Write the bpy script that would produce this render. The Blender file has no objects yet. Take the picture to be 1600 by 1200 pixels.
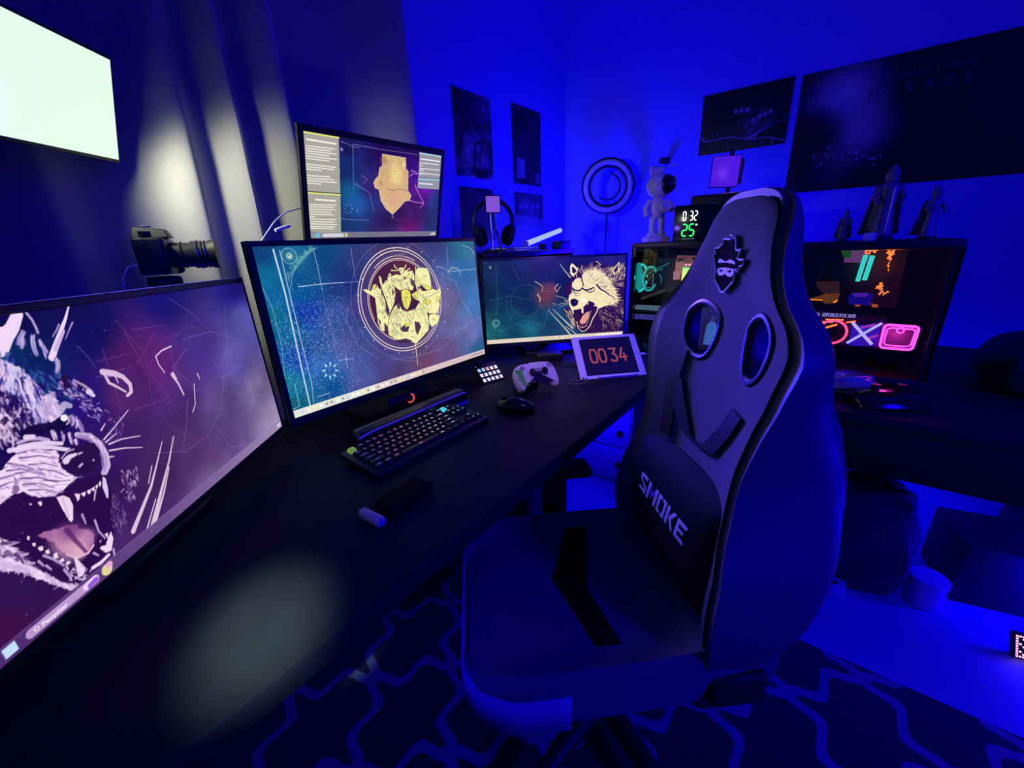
import bpy, bmesh, math, random
import numpy as np
from mathutils import Matrix, Vector

# ---------------------------------------------------------------- camera, world, lights, exposure
SC = bpy.context.scene
COL = SC.collection
FPX = 638.0
CAMH = 1.22
_D = np.array([75., 1865., FPX]); _D /= np.linalg.norm(_D)
_X = np.array([516., -239., FPX]); _X -= _D * (_X @ _D); _X /= np.linalg.norm(_X)
_Y = np.cross(_X, _D); _Y = _Y if _Y[2] > 0 else -_Y
RW = np.array([_X, _Y, -_D])                 # camera frame (x right, y down, z forward) -> room frame
EYE = np.array([0., 0., CAMH])
cam = bpy.data.cameras.new('camera'); cam_o = bpy.data.objects.new('camera', cam); COL.objects.link(cam_o)
cam.sensor_fit = 'HORIZONTAL'; cam.sensor_width = 36.0; cam.lens = 36.0 * FPX / 1600.0
cam.clip_start = 0.02
mw = Matrix.Identity(4)
for i in range(3):
    mw[i][0] = RW[i][0]; mw[i][1] = -RW[i][1]; mw[i][2] = -RW[i][2]
    mw[i][3] = EYE[i]
cam_o.matrix_world = mw
SC.camera = cam_o

SC.view_settings.view_transform = 'Standard'
SC.view_settings.look = 'None'
SC.view_settings.gamma = 1.0
SC.view_settings.use_curve_mapping = False
SC.view_settings.exposure = 0.0

world = bpy.data.worlds.new('night_room'); SC.world = world; world.use_nodes = True
world.node_tree.nodes['Background'].inputs[0].default_value = (0.05, 0.05, 1.0, 1)
world.node_tree.nodes['Background'].inputs[1].default_value = 0.004

BLUE = (0.004, 0.0, 1.0)

def lamp(name, kind, loc, energy, color, size=0.1, target=None, spot=None, blend=0.5, size_y=None):
    l = bpy.data.lights.new(name, kind); l.energy = energy; l.color = color
    if kind == 'AREA':
        l.size = size
        if size_y: l.shape = 'RECTANGLE'; l.size_y = size_y
    else:
        l.shadow_soft_size = size
    if spot: l.spot_size = math.radians(spot); l.spot_blend = blend
    o = bpy.data.objects.new(name, l); COL.objects.link(o); o.location = loc
    if target is not None:
        d = Vector(target) - Vector(loc); o.rotation_euler = d.to_track_quat('-Z', 'Y').to_euler()
    return o

# blue LED strips of the room (behind the monitors, under the desks, by the floor), the two video lamps, unseen ambient lamps and added fills
lamp('led_glow_corner', 'POINT', (2.3, 1.25, 1.12), 47.0, BLUE, 0.12)
lamp('led_glow_right_wall', 'POINT', (2.50, 0.30, 1.25), 1.4, (0.02, 0.0, 1.0), 0.10)
lamp('led_glow_under_desk', 'POINT', (1.60, 0.78, 0.50), 5.0, BLUE, 0.05)
lamp('led_glow_under_left', 'POINT', (0.20, 0.56, 0.62), 2.2, BLUE, 0.03)
lamp('led_glow_low_right', 'POINT', (2.30, -0.30, 0.40), 6.0, BLUE, 0.06)
lamp('led_glow_floor_sign', 'POINT', (1.78, -0.82, 0.22), 11.0, BLUE, 0.05)
lamp('ambient_blue_back_of_room', 'SPOT', (0.2, -2.2, 1.5), 230.0, BLUE, 0.25, target=(1.08, 0.0, 0.72), spot=58, blend=0.8)  # unseen lamp standing in for blue ambient light on the chair's near side
lamp('ambient_blue_ceiling', 'AREA', (1.2, -1.2, 2.5), 13.0, BLUE, 1.2, target=(1.2, 0.2, 0.6))  # unseen area lamp standing in for blue ambient light from above
lamp('led_glow_desk_back', 'AREA', (0.75, 1.35, 1.0), 0.5, BLUE, 1.4, target=(0.75, 1.35, 3), size_y=0.05)
lamp('side_video_lamp', 'SPOT', (-0.35, -0.30, 1.75), 300.0, (0.66, 1.0, 0.60), 0.03, target=(0.115, 0.525, 0.75), spot=8.3, blend=1.0)
lamp('violet_desk_fill', 'POINT', (1.40, 0.86, 1.22), 1.6, (0.30, 0.12, 1.0), 0.02)  # added violet fill in mid-air, brightens the tablet and controller
lamp('chair_wing_fill', 'SPOT', (1.22, 0.82, 0.98), 38.0, BLUE, 0.04, target=(1.0, 0.36, 0.95), spot=52, blend=0.8)  # added blue spot in mid-air for the chair's far wing
lamp('tablet_fill', 'SPOT', (0.45, 0.25, 1.75), 34.0, (0.50, 0.27, 1.0), 0.04, target=(1.22, 0.68, 0.82), spot=30, blend=0.8)  # added lilac spot from above for the tablet and controller
lamp('monitor_glow_boost', 'SPOT', (1.22, 1.02, 1.32), 120.0, (0.14, 0.08, 1.0), 0.12, target=(0.88, 0.2, 1.02), spot=44, blend=0.7)  # added spot boosting the screens' glow on the chair front

# ---------------------------------------------------------------- geometry helpers
def ray(x, y): return RW @ np.array([x - 800., y - 600., FPX])
def at(x, y, X=None, Y=None, Z=None):
    r = ray(x, y)
    if X is not None: t = X / r[0]
    elif Y is not None: t = Y / r[1]
    else: t = (Z - CAMH) / r[2]
    return Vector(EYE + r * t)
def on_plane(x, y, p, n):
    r = ray(x, y); p = np.array(p); n = np.array(n)
    return Vector(EYE + r * (((p - EYE) @ n) / (r @ n)))

ORG = {}
def thing(name, label, cat, loc=(0, 0, 0), group=None):
    o = bpy.data.objects.new(name, None); COL.objects.link(o)
    o.location = loc; o.empty_display_size = 0.05
    o['label'] = label; o['category'] = cat
    if group: o['group'] = group
    ORG[o.name] = Vector(loc)
    return o
def tag(o, label, cat, group=None):
    o['label'] = label; o['category'] = cat
    if group: o['group'] = group
    return o
def frame(c, yaw=0, tilt=0, roll=0):
    """x right, y away from the viewer side, z up; yaw 0 faces -Y, tilt leans back (degrees)."""
    yaw, tilt, roll = map(math.radians, (yaw, tilt, roll))
    n = Vector((math.sin(yaw), -math.cos(yaw), 0)); r = Vector((math.cos(yaw), math.sin(yaw), 0)); z = Vector((0, 0, 1))
    up = z * math.cos(tilt) - n * math.sin(tilt); n2 = n * math.cos(tilt) + z * math.sin(tilt)
    r2 = r * math.cos(roll) + up * math.sin(roll); up2 = up * math.cos(roll) - r * math.sin(roll)
    m = Matrix.Identity(4)
    for i in range(3):
        m[i][0] = r2[i]; m[i][1] = -n2[i]; m[i][2] = up2[i]; m[i][3] = c[i]
    return m

class MB:
    def __init__(s, M=None): s.bm = bmesh.new(); s.M = M or Matrix.Identity(4); s.smooth = False
    def _add(s, vs, fs):
        bv = [s.bm.verts.new(s.M @ Vector(v)) for v in vs]
        for f in fs:
            try: s.bm.faces.new([bv[i] for i in f])
            except ValueError: pass
        return s
    def box(s, c, d, bev=0.0, M=None, seg=2):
        t = bmesh.new()
        bmesh.ops.create_cube(t, size=1.0)
        for v in t.verts: v.co = Vector((v.co.x * d[0], v.co.y * d[1], v.co.z * d[2]))
        if bev > 0:
            bmesh.ops.bevel(t, geom=list(t.edges), offset=min(bev, min(d) * 0.49), segments=seg, affect='EDGES', profile=0.5)
        T = s.M @ Matrix.Translation(c) @ (M or Matrix.Identity(4))
        return s._merge(t, T)
    def _merge(s, t, T):
        mp = {}
        for v in t.verts: mp[v] = s.bm.verts.new(T @ v.co)
        for f in t.faces:
            try: s.bm.faces.new([mp[v] for v in f.verts])
            except ValueError: pass
        t.free(); return s
    def cyl(s, a, b, r, r2=None, n=16):
        a = Vector(a); b = Vector(b); r2 = r if r2 is None else r2
        d = (b - a).normalized(); x = d.orthogonal().normalized(); y = d.cross(x)
        vs = []
        for p, q in ((a, r), (b, r2)):
            for i in range(n):
                t = 2 * math.pi * i / n; vs.append(p + (x * math.cos(t) + y * math.sin(t)) * q)
        fs = [(i, (i + 1) % n, n + (i + 1) % n, n + i) for i in range(n)]
        fs += [tuple(range(n))[::-1], tuple(range(n, 2 * n))]
        return s._add(vs, fs)
    def ball(s, c, r, sc=(1, 1, 1), n=16, M=None):
        t = bmesh.new(); bmesh.ops.create_uvsphere(t, u_segments=n, v_segments=max(6, n * 2 // 3), radius=r)
        for v in t.verts: v.co = Vector((v.co.x * sc[0], v.co.y * sc[1], v.co.z * sc[2]))
        return s._merge(t, s.M @ Matrix.Translation(c) @ (M or Matrix.Identity(4)))
    def tube(s, pts, r, n=8, closed=False):
        pts = [Vector(p) for p in pts]; m = len(pts); vs = []; fs = []
        prev = None
        for i, p in enumerate(pts):
            a = pts[(i - 1) % m] if (closed or i) else pts[0]; b = pts[(i + 1) % m] if (closed or i < m - 1) else pts[-1]
            d = (b - a).normalized()
            x = (prev - d * prev.dot(d)).normalized() if prev is not None and (prev - d * prev.dot(d)).length > 1e-5 else d.orthogonal().normalized()
            prev = x; y = d.cross(x); rr = r[i] if isinstance(r, (list, tuple)) else r
            for k in range(n):
                t = 2 * math.pi * k / n; vs.append(p + (x * math.cos(t) + y * math.sin(t)) * rr)
        for i in range(m if closed else m - 1):
            j = (i + 1) % m
            for k in range(n): fs.append((i * n + k, i * n + (k + 1) % n, j * n + (k + 1) % n, j * n + k))
        if not closed: fs += [tuple(range(n))[::-1], tuple(range((m - 1) * n, m * n))]
        return s._add(vs, fs)
    def torus(s, c, R, r, axis=(0, 1, 0), n=40, k=8, a0=0, a1=360):
        ax = Vector(axis).normalized(); x = Vector((0, 0, 1)); x = (x - ax * x.dot(ax)).normalized(); y = ax.cross(x)
        full = abs(a1 - a0) >= 360; m = n if full else n + 1
        pts = [Vector(c) + (x * math.cos(math.radians(a0 + (a1 - a0) * i / n)) + y * math.sin(math.radians(a0 + (a1 - a0) * i / n))) * R for i in range(m)]
        return s.tube(pts, r, k, closed=full)
    def prism(s, poly, y0, y1):
        """poly in local x,z ; extruded along local y"""
        n = len(poly)
        vs = [(p[0], y0, p[1]) for p in poly] + [(p[0], y1, p[1]) for p in poly]
        fs = [(i, (i + 1) % n, n + (i + 1) % n, n + i) for i in range(n)] + [tuple(range(n))[::-1], tuple(range(n, 2 * n))]
        return s._add(vs, fs)
    def lathe(s, prof, c=(0, 0, 0), n=24):
        """prof: (radius, z)"""
        vs = []; m = len(prof)
        for r, z in prof:
            for i in range(n):
                t = 2 * math.pi * i / n; vs.append((c[0] + r * math.cos(t), c[1] + r * math.sin(t), c[2] + z))
        fs = [(j * n + i, j * n + (i + 1) % n, (j + 1) * n + (i + 1) % n, (j + 1) * n + i) for j in range(m - 1) for i in range(n)]
        fs += [tuple(range(n))[::-1], tuple(range((m - 1) * n, m * n))]
        return s._add(vs, fs)
    def loft(s, rings, cap=True, closed=True):
        n = len(rings[0]); vs = [v for r in rings for v in r]; m = len(rings)
        k = n if closed else n - 1
        fs = [(j * n + i, j * n + (i + 1) % n, (j + 1) * n + (i + 1) % n, (j + 1) * n + i) for j in range(m - 1) for i in range(k)]
        if cap: fs += [tuple(range(n))[::-1], tuple(range((m - 1) * n, m * n))]
        return s._add(vs, fs)
    def grid(s, P):
        """P[j][i] points"""
        m = len(P); n = len(P[0]); vs = [v for r in P for v in r]
        return s._add(vs, [(j * n + i, j * n + i + 1, (j + 1) * n + i + 1, (j + 1) * n + i) for j in range(m - 1) for i in range(n - 1)])
    def build(s, name, mat, parent=None, smooth=None, sub=0, bevel=0, weld=True):
        me = bpy.data.meshes.new(name)
        if weld: bmesh.ops.remove_doubles(s.bm, verts=s.bm.verts, dist=1e-5)
        bmesh.ops.recalc_face_normals(s.bm, faces=s.bm.faces)
        off = ORG.get(parent.name) if parent else None
        if off is not None:
            for v in s.bm.verts: v.co -= off
        s.bm.to_mesh(me); s.bm.free()
        o = bpy.data.objects.new(name, me); COL.objects.link(o)
        if mat: me.materials.append(mat)
        if parent: o.parent = parent; ORG[o.name] = off if off is not None else Vector((0, 0, 0))
        if smooth is None: smooth = True
        if smooth:
            me.polygons.foreach_set('use_smooth', [True] * len(me.polygons))
            try: me.set_sharp_from_angle(angle=math.radians(38))
            except Exception: pass
        if bevel:
            b = o.modifiers.new('bevel', 'BEVEL'); b.width = bevel; b.segments = 2; b.limit_method = 'ANGLE'
        if sub:
            b = o.modifiers.new('sub', 'SUBSURF'); b.levels = sub; b.render_levels = sub
        return o

def struct(o): o['kind'] = 'structure'; return o

# ---------------------------------------------------------------- materials (all node based)
def lin(c): return tuple(((v / 255.0) / 12.92 if v / 255.0 <= 0.04045 else ((v / 255.0 + 0.055) / 1.055) ** 2.4) for v in c)
def mat(name, col, rough=0.6, metal=0.0, nz=0.0, scale=40.0, bump=0.0, coat=0.0, sheen=0.0, spec=0.5):
    m = bpy.data.materials.new(name); m.use_nodes = True; nt = m.node_tree; b = nt.nodes['Principled BSDF']
    b.inputs['Roughness'].default_value = rough; b.inputs['Metallic'].default_value = metal
    b.inputs['Coat Weight'].default_value = coat; b.inputs['Sheen Weight'].default_value = sheen
    b.inputs['Specular IOR Level'].default_value = spec
    tc = nt.nodes.new('ShaderNodeTexCoord'); n = nt.nodes.new('ShaderNodeTexNoise'); n.inputs['Scale'].default_value = scale; n.inputs['Detail'].default_value = 4
    nt.links.new(tc.outputs['Object'], n.inputs['Vector'])
    r = nt.nodes.new('ShaderNodeMapRange'); r.inputs[3].default_value = 1 - max(nz, 0.03); r.inputs[4].default_value = 1 + max(nz, 0.03)
    nt.links.new(n.outputs['Fac'], r.inputs[0])
    mx = nt.nodes.new('ShaderNodeVectorMath'); mx.operation = 'SCALE'; mx.inputs[0].default_value = col[:3]
    nt.links.new(r.outputs[0], mx.inputs['Scale']); nt.links.new(mx.outputs[0], b.inputs['Base Color'])
    if bump:
        bp = nt.nodes.new('ShaderNodeBump'); bp.inputs['Strength'].default_value = bump; bp.inputs['Distance'].default_value = 0.002
        nt.links.new(n.outputs['Fac'], bp.inputs['Height']); nt.links.new(bp.outputs[0], b.inputs['Normal'])
    return m
def emit(name, col, s=1.0, sample=True):
    m = bpy.data.materials.new(name); m.use_nodes = True; nt = m.node_tree
    b = nt.nodes['Principled BSDF']; b.inputs['Base Color'].default_value = (0.01, 0.01, 0.01, 1); b.inputs['Roughness'].default_value = 0.4
    b.inputs['Emission Color'].default_value = (*col, 1); b.inputs['Emission Strength'].default_value = s
    if not sample: m.cycles.emission_sampling = 'NONE'
    return m
def painted(name, s=None, rough=0.5):
    """colour comes from the painted colour attribute: as light given off (s) or as pigment"""
    m = bpy.data.materials.new(name); m.use_nodes = True; nt = m.node_tree; b = nt.nodes['Principled BSDF']
    a = nt.nodes.new('ShaderNodeAttribute'); a.attribute_name = 'paint'
    b.inputs['Roughness'].default_value = rough
    if s is None: nt.links.new(a.outputs['Color'], b.inputs['Base Color'])
    else:
        b.inputs['Base Color'].default_value = (0.004, 0.004, 0.006, 1)
        nt.links.new(a.outputs['Color'], b.inputs['Emission Color']); b.inputs['Emission Strength'].default_value = s
    return m

BLK = mat('black_plastic', (0.012, 0.012, 0.014), 0.45, nz=0.1)
BLKG = mat('gloss_black_plastic', (0.008, 0.008, 0.01), 0.18)
BLKM = mat('black_powdercoat', (0.02, 0.02, 0.022), 0.5, metal=0.3, nz=0.1)
LEATH = mat('black_faux_leather', (0.007, 0.007, 0.009), 0.8, nz=0.15, scale=120, bump=0.25, spec=0.12)
SIDEL = mat('dark_side_leather', (0.09, 0.09, 0.10), 0.5, nz=0.12, scale=120, bump=0.2)
FAB = mat('charcoal_woven_fabric', (0.060, 0.058, 0.062), 0.95, nz=0.35, scale=700, bump=0.4, sheen=0.06)
SEATF = mat('dark_seat_fabric', (0.10, 0.10, 0.11), 0.95, nz=0.2, scale=500, bump=0.3, sheen=0.2)
WALLM = mat('blue_tinted_wall', (0.20, 0.20, 0.80), 0.85, nz=0.03, scale=6, bump=0.05)  # blue LED cast put into the wall colour, damping the screens' spill
CEILM = mat('blue_tinted_ceiling', (0.2, 0.2, 0.75), 0.9, nz=0.02)  # same blue LED cast put into the ceiling colour
CURT = mat('grey_backdrop_cloth', (0.34, 0.33, 0.33), 0.95, nz=0.12, scale=90, bump=0.15, sheen=0.2)
DESKM = mat('black_desk_laminate', (0.012, 0.012, 0.024), 0.6, nz=0.25, scale=30, bump=0.06, spec=0.2)
WHT = mat('white_plastic', (0.75, 0.75, 0.78), 0.4, nz=0.03)
METAL = mat('steel', (0.5, 0.5, 0.52), 0.3, metal=1.0)
EDGE = mat('grey_edge_band', (0.25, 0.25, 0.27), 0.5)
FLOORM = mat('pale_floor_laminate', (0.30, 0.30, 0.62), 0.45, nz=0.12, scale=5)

# ---------------------------------------------------------------- painting on a surface
class Paint:
    """a colour grid lying on a rectangle of the room; points are given as seen from where the photo was taken
    (they are carried onto the rectangle's own coordinates) or straight in 0..1 coordinates"""
    def __init__(s, M, w, h, nx, ny, base=(0, 0, 0)):
        s.M = M; s.w = w; s.h = h; s.nx = nx; s.ny = ny
        s.a = np.zeros((ny, nx, 3)); s.a[:] = base
        s.o = np.array(M.translation); s.r = np.array([M[0][0], M[1][0], M[2][0]]); s.u = np.array([M[0][2], M[1][2], M[2][2]])
        s.n = np.cross(s.r, s.u); s.fl = False
        s.Y, s.X = np.mgrid[0:ny, 0:nx].astype(float)
    def uv(s, x, y):
        if s.fl: return x, y
        r = ray(x, y); q = EYE + r * (((s.o - EYE) @ s.n) / (r @ s.n)) - s.o
        return q @ s.r / s.w + .5, q @ s.u / s.h + .5
    def g(s, p):
        u, v = s.uv(p[0], p[1]); return u * (s.nx - 1), v * (s.ny - 1)
    def _blend(s, y0, y1, x0, x1, al, c):
        al = al[..., None]; s.a[y0:y1, x0:x1] = s.a[y0:y1, x0:x1] * (1 - al) + np.array(c, float) * al
    def _bb(s, P, pad):
        x0 = max(0, int(min(p[0] for p in P) - pad)); x1 = min(s.nx, int(max(p[0] for p in P) + pad + 2))
        y0 = max(0, int(min(p[1] for p in P) - pad)); y1 = min(s.ny, int(max(p[1] for p in P) + pad + 2))
        return x0, x1, y0, y1
    def poly(s, pts, c, al=1.0, rag=0.0, seed=0):
        P = [s.g(p) for p in pts]
        if rag:
            rd = random.Random(seed); Q = []
            for i in range(len(P)):
                a = P[i]; b = P[(i + 1) % len(P)]; m = max(1, int(math.hypot(b[0] - a[0], b[1] - a[1]) / 2.5))
                for k in range(m):
                    t = k / m; Q.append((a[0] + (b[0] - a[0]) * t + rd.uniform(-rag, rag), a[1] + (b[1] - a[1]) * t + rd.uniform(-rag, rag)))
            P = Q
        x0, x1, y0, y1 = s._bb(P, 1)
        if x1 <= x0 or y1 <= y0: return
        acc = 0
        for dx, dy in ((-.25, -.25), (.25, -.25), (-.25, .25), (.25, .25)):
            X = s.X[y0:y1, x0:x1] + dx; Y = s.Y[y0:y1, x0:x1] + dy; ins = np.zeros(X.shape, bool)
            for i in range(len(P)):
                ax, ay = P[i]; bx, by = P[(i + 1) % len(P)]
                if ay == by: continue
                ins ^= ((ay > Y) != (by > Y)) & (X < (bx - ax) * (Y - ay) / (by - ay) + ax)
            acc = acc + ins
        s._blend(y0, y1, x0, x1, acc / 4.0 * al, c)
    def line(s, pts, c, w0=1.0, w1=None, al=1.0):
        """w in grid cells"""
        w1 = w0 if w1 is None else w1; P = [s.g(p) for p in pts]; n = len(P) - 1
        x0, x1, y0, y1 = s._bb(P, max(w0, w1) + 1)
        if x1 <= x0 or y1 <= y0: return
        X = s.X[y0:y1, x0:x1]; Y = s.Y[y0:y1, x0:x1]; A = np.zeros(X.shape)
        for i in range(n):
            ax, ay = P[i]; bx, by = P[i + 1]; dx = bx - ax; dy = by - ay; L = dx * dx + dy * dy + 1e-9
            t = np.clip(((X - ax) * dx + (Y - ay) * dy) / L, 0, 1); d = np.hypot(X - ax - t * dx, Y - ay - t * dy)
            w = w0 + (w1 - w0) * (i + t) / n
            A = np.maximum(A, np.clip(w / 2 - d + .5, 0, 1) * np.minimum(1, w))
        s._blend(y0, y1, x0, x1, A * al, c)
    def spot(s, p, r, c, al=1.0, soft=True, sy=1.0):
        gx, gy = s.g(p); x0, x1, y0, y1 = s._bb([(gx - r, gy - r * sy), (gx + r, gy + r * sy)], 1)
        if x1 <= x0 or y1 <= y0: return
        d = np.hypot(s.X[y0:y1, x0:x1] - gx, (s.Y[y0:y1, x0:x1] - gy) / sy)
        A = np.clip(1 - (d / r) ** 2, 0, 1) ** 1.5 if soft else np.clip(r - d + .5, 0, 1)
        s._blend(y0, y1, x0, x1, A * al, c)
    def ring(s, p, r, w, c, al=1.0, a0=0, a1=360):
        gx, gy = s.g(p); x0, x1, y0, y1 = s._bb([(gx - r, gy - r), (gx + r, gy + r)], w + 1)
        if x1 <= x0 or y1 <= y0: return
        X = s.X[y0:y1, x0:x1] - gx; Y = s.Y[y0:y1, x0:x1] - gy
        d = np.abs(np.hypot(X, Y) - r); A = np.clip(w / 2 - d + .5, 0, 1) * min(1, w)
        if a1 - a0 < 360:
            th = np.degrees(np.arctan2(Y, X)) % 360; A = A * (((th - a0) % 360) < (a1 - a0))
        s._blend(y0, y1, x0, x1, A * al, c)
    def wash(s, samples, pw=2.5):
        num = 0; den = 0
        for p, c in samples:
            gx, gy = s.g(p); w = 1.0 / (((s.X - gx) ** 2 + (s.Y - gy) ** 2) / s.nx ** 2 + 2e-4) ** (pw / 2)
            num = num + w[..., None] * np.array(c, float); den = den + w[..., None]
        s.a = num / den
    def clouds(s, amp, oct=5, seed=1, col=(1, 1, 1)):
        rs = np.random.RandomState(seed); t = np.zeros((s.ny, s.nx))
        for k in range(oct):
            m = 4 * 2 ** k; n = max(2, m * s.ny // s.nx + 2); R = rs.rand(n + 1, m + 1)
            fx = s.X / (s.nx) * (m - 1); fy = s.Y / (s.ny) * (n - 1); ix = fx.astype(int); iy = fy.astype(int); fx = fx - ix; fy = fy - iy
            fx = fx * fx * (3 - 2 * fx); fy = fy * fy * (3 - 2 * fy)
            t += (R[iy, ix] * (1 - fx) * (1 - fy) + R[iy, ix + 1] * fx * (1 - fy) + R[iy + 1, ix] * (1 - fx) * fy + R[iy + 1, ix + 1] * fx * fy) / 1.6 ** k
        t -= t.mean(); t /= t.std() + 1e-9
        s.a = np.clip(s.a * (1 + amp * t[..., None] * np.array(col, float)), 0, 255); return t
    def build(s, name, mt, parent=None, d=0.0, curve=0.0):
        """d: offset towards the viewer side"""
        nx, ny = s.nx, s.ny
        u = s.X / (nx - 1) - .5; v = s.Y / (ny - 1) - .5
        P = s.o + u[..., None] * s.w * s.r + v[..., None] * s.h * s.u + s.n * (-d) * (-1)
        off = ORG.get(parent.name) if parent else None
        if off is not None: P = P - np.array(off)
        me = bpy.data.meshes.new(name); me.vertices.add(nx * ny); me.vertices.foreach_set('co', P.reshape(-1))
        i = (s.Y * nx + s.X).astype(int)[:-1, :-1].reshape(-1)
        F = np.stack([i, i + 1, i + 1 + nx, i + nx], 1); nf = len(F)
        me.loops.add(nf * 4); me.loops.foreach_set('vertex_index', F.reshape(-1).astype(np.int32))
        me.polygons.add(nf); me.polygons.foreach_set('loop_start', np.arange(0, nf * 4, 4, dtype=np.int32))
        try: me.polygons.foreach_set('loop_total', np.full(nf, 4, dtype=np.int32))
        except Exception: pass
        me.update()
        c = s.a / 255.0; c = np.where(c <= .04045, c / 12.92, ((np.clip(c, 0, 1) + .055) / 1.055) ** 2.4)
        at_ = me.color_attributes.new('paint', 'FLOAT_COLOR', 'POINT')
        at_.data.foreach_set('color', np.concatenate([c.reshape(-1, 3), np.ones((nx * ny, 1))], 1).reshape(-1).astype(np.float32))
        me.materials.append(mt); o = bpy.data.objects.new(name, me); COL.objects.link(o)
        if parent: o.parent = parent; ORG[o.name] = off if off is not None else Vector((0, 0, 0))
        return o

def text_mesh(body, M, size, mt, name, parent, depth=0.0004, align='LEFT', shear=0.0, sx=1.0):
    """letters lying on the x,z plane of M"""
    cu = bpy.data.curves.new(name, 'FONT'); cu.body = body; cu.size = size; cu.extrude = depth; cu.align_x = align; cu.shear = shear; cu.resolution_u = 3
    t = bpy.data.objects.new(name, cu); COL.objects.link(t)
    dg = bpy.context.evaluated_depsgraph_get(); me = bpy.data.meshes.new_from_object(t.evaluated_get(dg))
    bpy.data.objects.remove(t)
    T = M @ Matrix(((sx, 0, 0, 0), (0, 0, -1, 0), (0, 1, 0, 0), (0, 0, 0, 1)))
    off = ORG.get(parent.name) if parent else Vector((0, 0, 0))
    for v in me.vertices: v.co = T @ v.co - off
    me.materials.clear(); me.materials.append(mt)
    o = bpy.data.objects.new(name, me); COL.objects.link(o)
    if parent: o.parent = parent; ORG[o.name] = off
    return o
SEG = {'0': 'abcdef', '1': 'bc', '2': 'abged', '3': 'abgcd', '4': 'fgbc', '5': 'afgcd', '8': 'abcdefg'}
def seg_digit(mb, ch, x, z, w, h, t, y=0.0, sl=0.0):
    """seven-segment digit, lower left corner at x,z on the x,z plane"""
    S = {'a': ((0, h), (w, h)), 'g': ((0, h / 2), (w, h / 2)), 'd': ((0, 0), (w, 0)), 'f': ((0, h / 2), (0, h)), 'e': ((0, 0), (0, h / 2)), 'b': ((w, h / 2), (w, h)), 'c': ((w, 0), (w, h / 2))}
    g = t * .18
    for k in SEG[ch]:
        (ax, az), (bx, bz) = S[k]; dx, dz = bx - ax, bz - az; L = math.hypot(dx, dz); dx /= L; dz /= L; nx, nz = -dz, dx
        P = [(g, 0), (g + t * .5, t * .5), (L - g - t * .5, t * .5), (L - g, 0), (L - g - t * .5, -t * .5), (g + t * .5, -t * .5)]
        q = [(x + ax + dx * a + nx * b + sl * (az + dz * a), z + az + dz * a + nz * b) for a, b in P]
        mb.prism(q, y - .0003, y + .0003)
    return mb

# ================================================================ THE ROOM
XB, YA = 2.78, 1.62          # right wall and back wall
def wallbox(name, c, d, m): return struct(MB().box(c, d).build(name, m, smooth=False))
wallbox('floor', (0.6, -0.6, -0.05), (4.6, 4.6, 0.1), FLOORM)
wallbox('ceiling', (0.6, -0.6, 2.75), (4.6, 4.6, 0.1), CEILM)
wallbox('wall_back', (0.6, YA + 0.05, 1.35), (4.6, 0.1, 2.9), WALLM)
wallbox('wall_right', (XB + 0.05, -0.6, 1.35), (0.1, 4.6, 2.9), WALLM)
wallbox('wall_left', (-1.65, -0.6, 1.35), (0.1, 4.6, 2.9), WALLM)
wallbox('wall_front', (0.6, -2.85, 1.35), (4.6, 0.1, 2.9), WALLM)
struct(MB().box((XB - .008, -0.6, .04), (.016, 4.4, .08), bev=.004).build('baseboard_right', WHT))
struct(MB().box((0.6, YA - .008, .04), (4.34, .016, .08), bev=.004).build('baseboard_back', WHT))

# backdrop cloth with soft vertical folds hanging in front of the back wall
def curtain():
    xs = np.linspace(-1.5, 1.405, 420); zs = np.linspace(0.06, 2.62, 70)
    # fold crests (x) : from left to right, each with a steep left flank
    cr = [(.500, .060, .08, .03), (.632, .072, .045, .025), (.800, .095, .085, .03), (1.32, .115, .13, .025), (.20, .03, .10, .05), (-.05, .06, .1, .06), (-.45, .06, .1, .06), (-.9, .06, .1, .06), (-1.3, .06, .1, .06)]
    P = []
    for z in zs:
        row = []
        for x in xs:
            y = YA - .03 + .004 * math.sin(x * 23 + z * 1.3)
            for cx, a, wl, wr in cr:
                d = (x - cx - .012 * math.sin(z * 2.2 + cx * 7))
                w = wl if d < 0 else wr
                y -= a * math.exp(-(d / w) ** 2) * (0.55 + .45 * min(1, max(0, (2.6 - z) / 1.0)))
            y += .0016 * math.sin(31 * z + 9 * x) * math.sin(8 * x + z * 6)
            row.append((x, min(y, YA - .012), z))
        P.append(row)
    b = MB().grid(P)
    o = b.build('backdrop_curtain', CURT); tag(o, 'dark grey cloth backdrop hanging in vertical folds on the left of the back wall', 'curtain')
    s = o.modifiers.new('thick', 'SOLIDIFY'); s.thickness = .003; s.offset = 1
curtain()
cr = thing('curtain_rail', 'black rail along the top of the grey cloth backdrop', 'curtain rail', (-.05, YA - .06, 2.64))
MB().cyl((-1.5, YA - .06, 2.635), (1.41, YA - .06, 2.635), .012).build('rod', BLKM, cr)
for x in (-1.4, 1.35): MB().box((x, YA - .03, 2.635), (.02, .06, .02), bev=.004).build('bracket', BLKM, cr)

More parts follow.
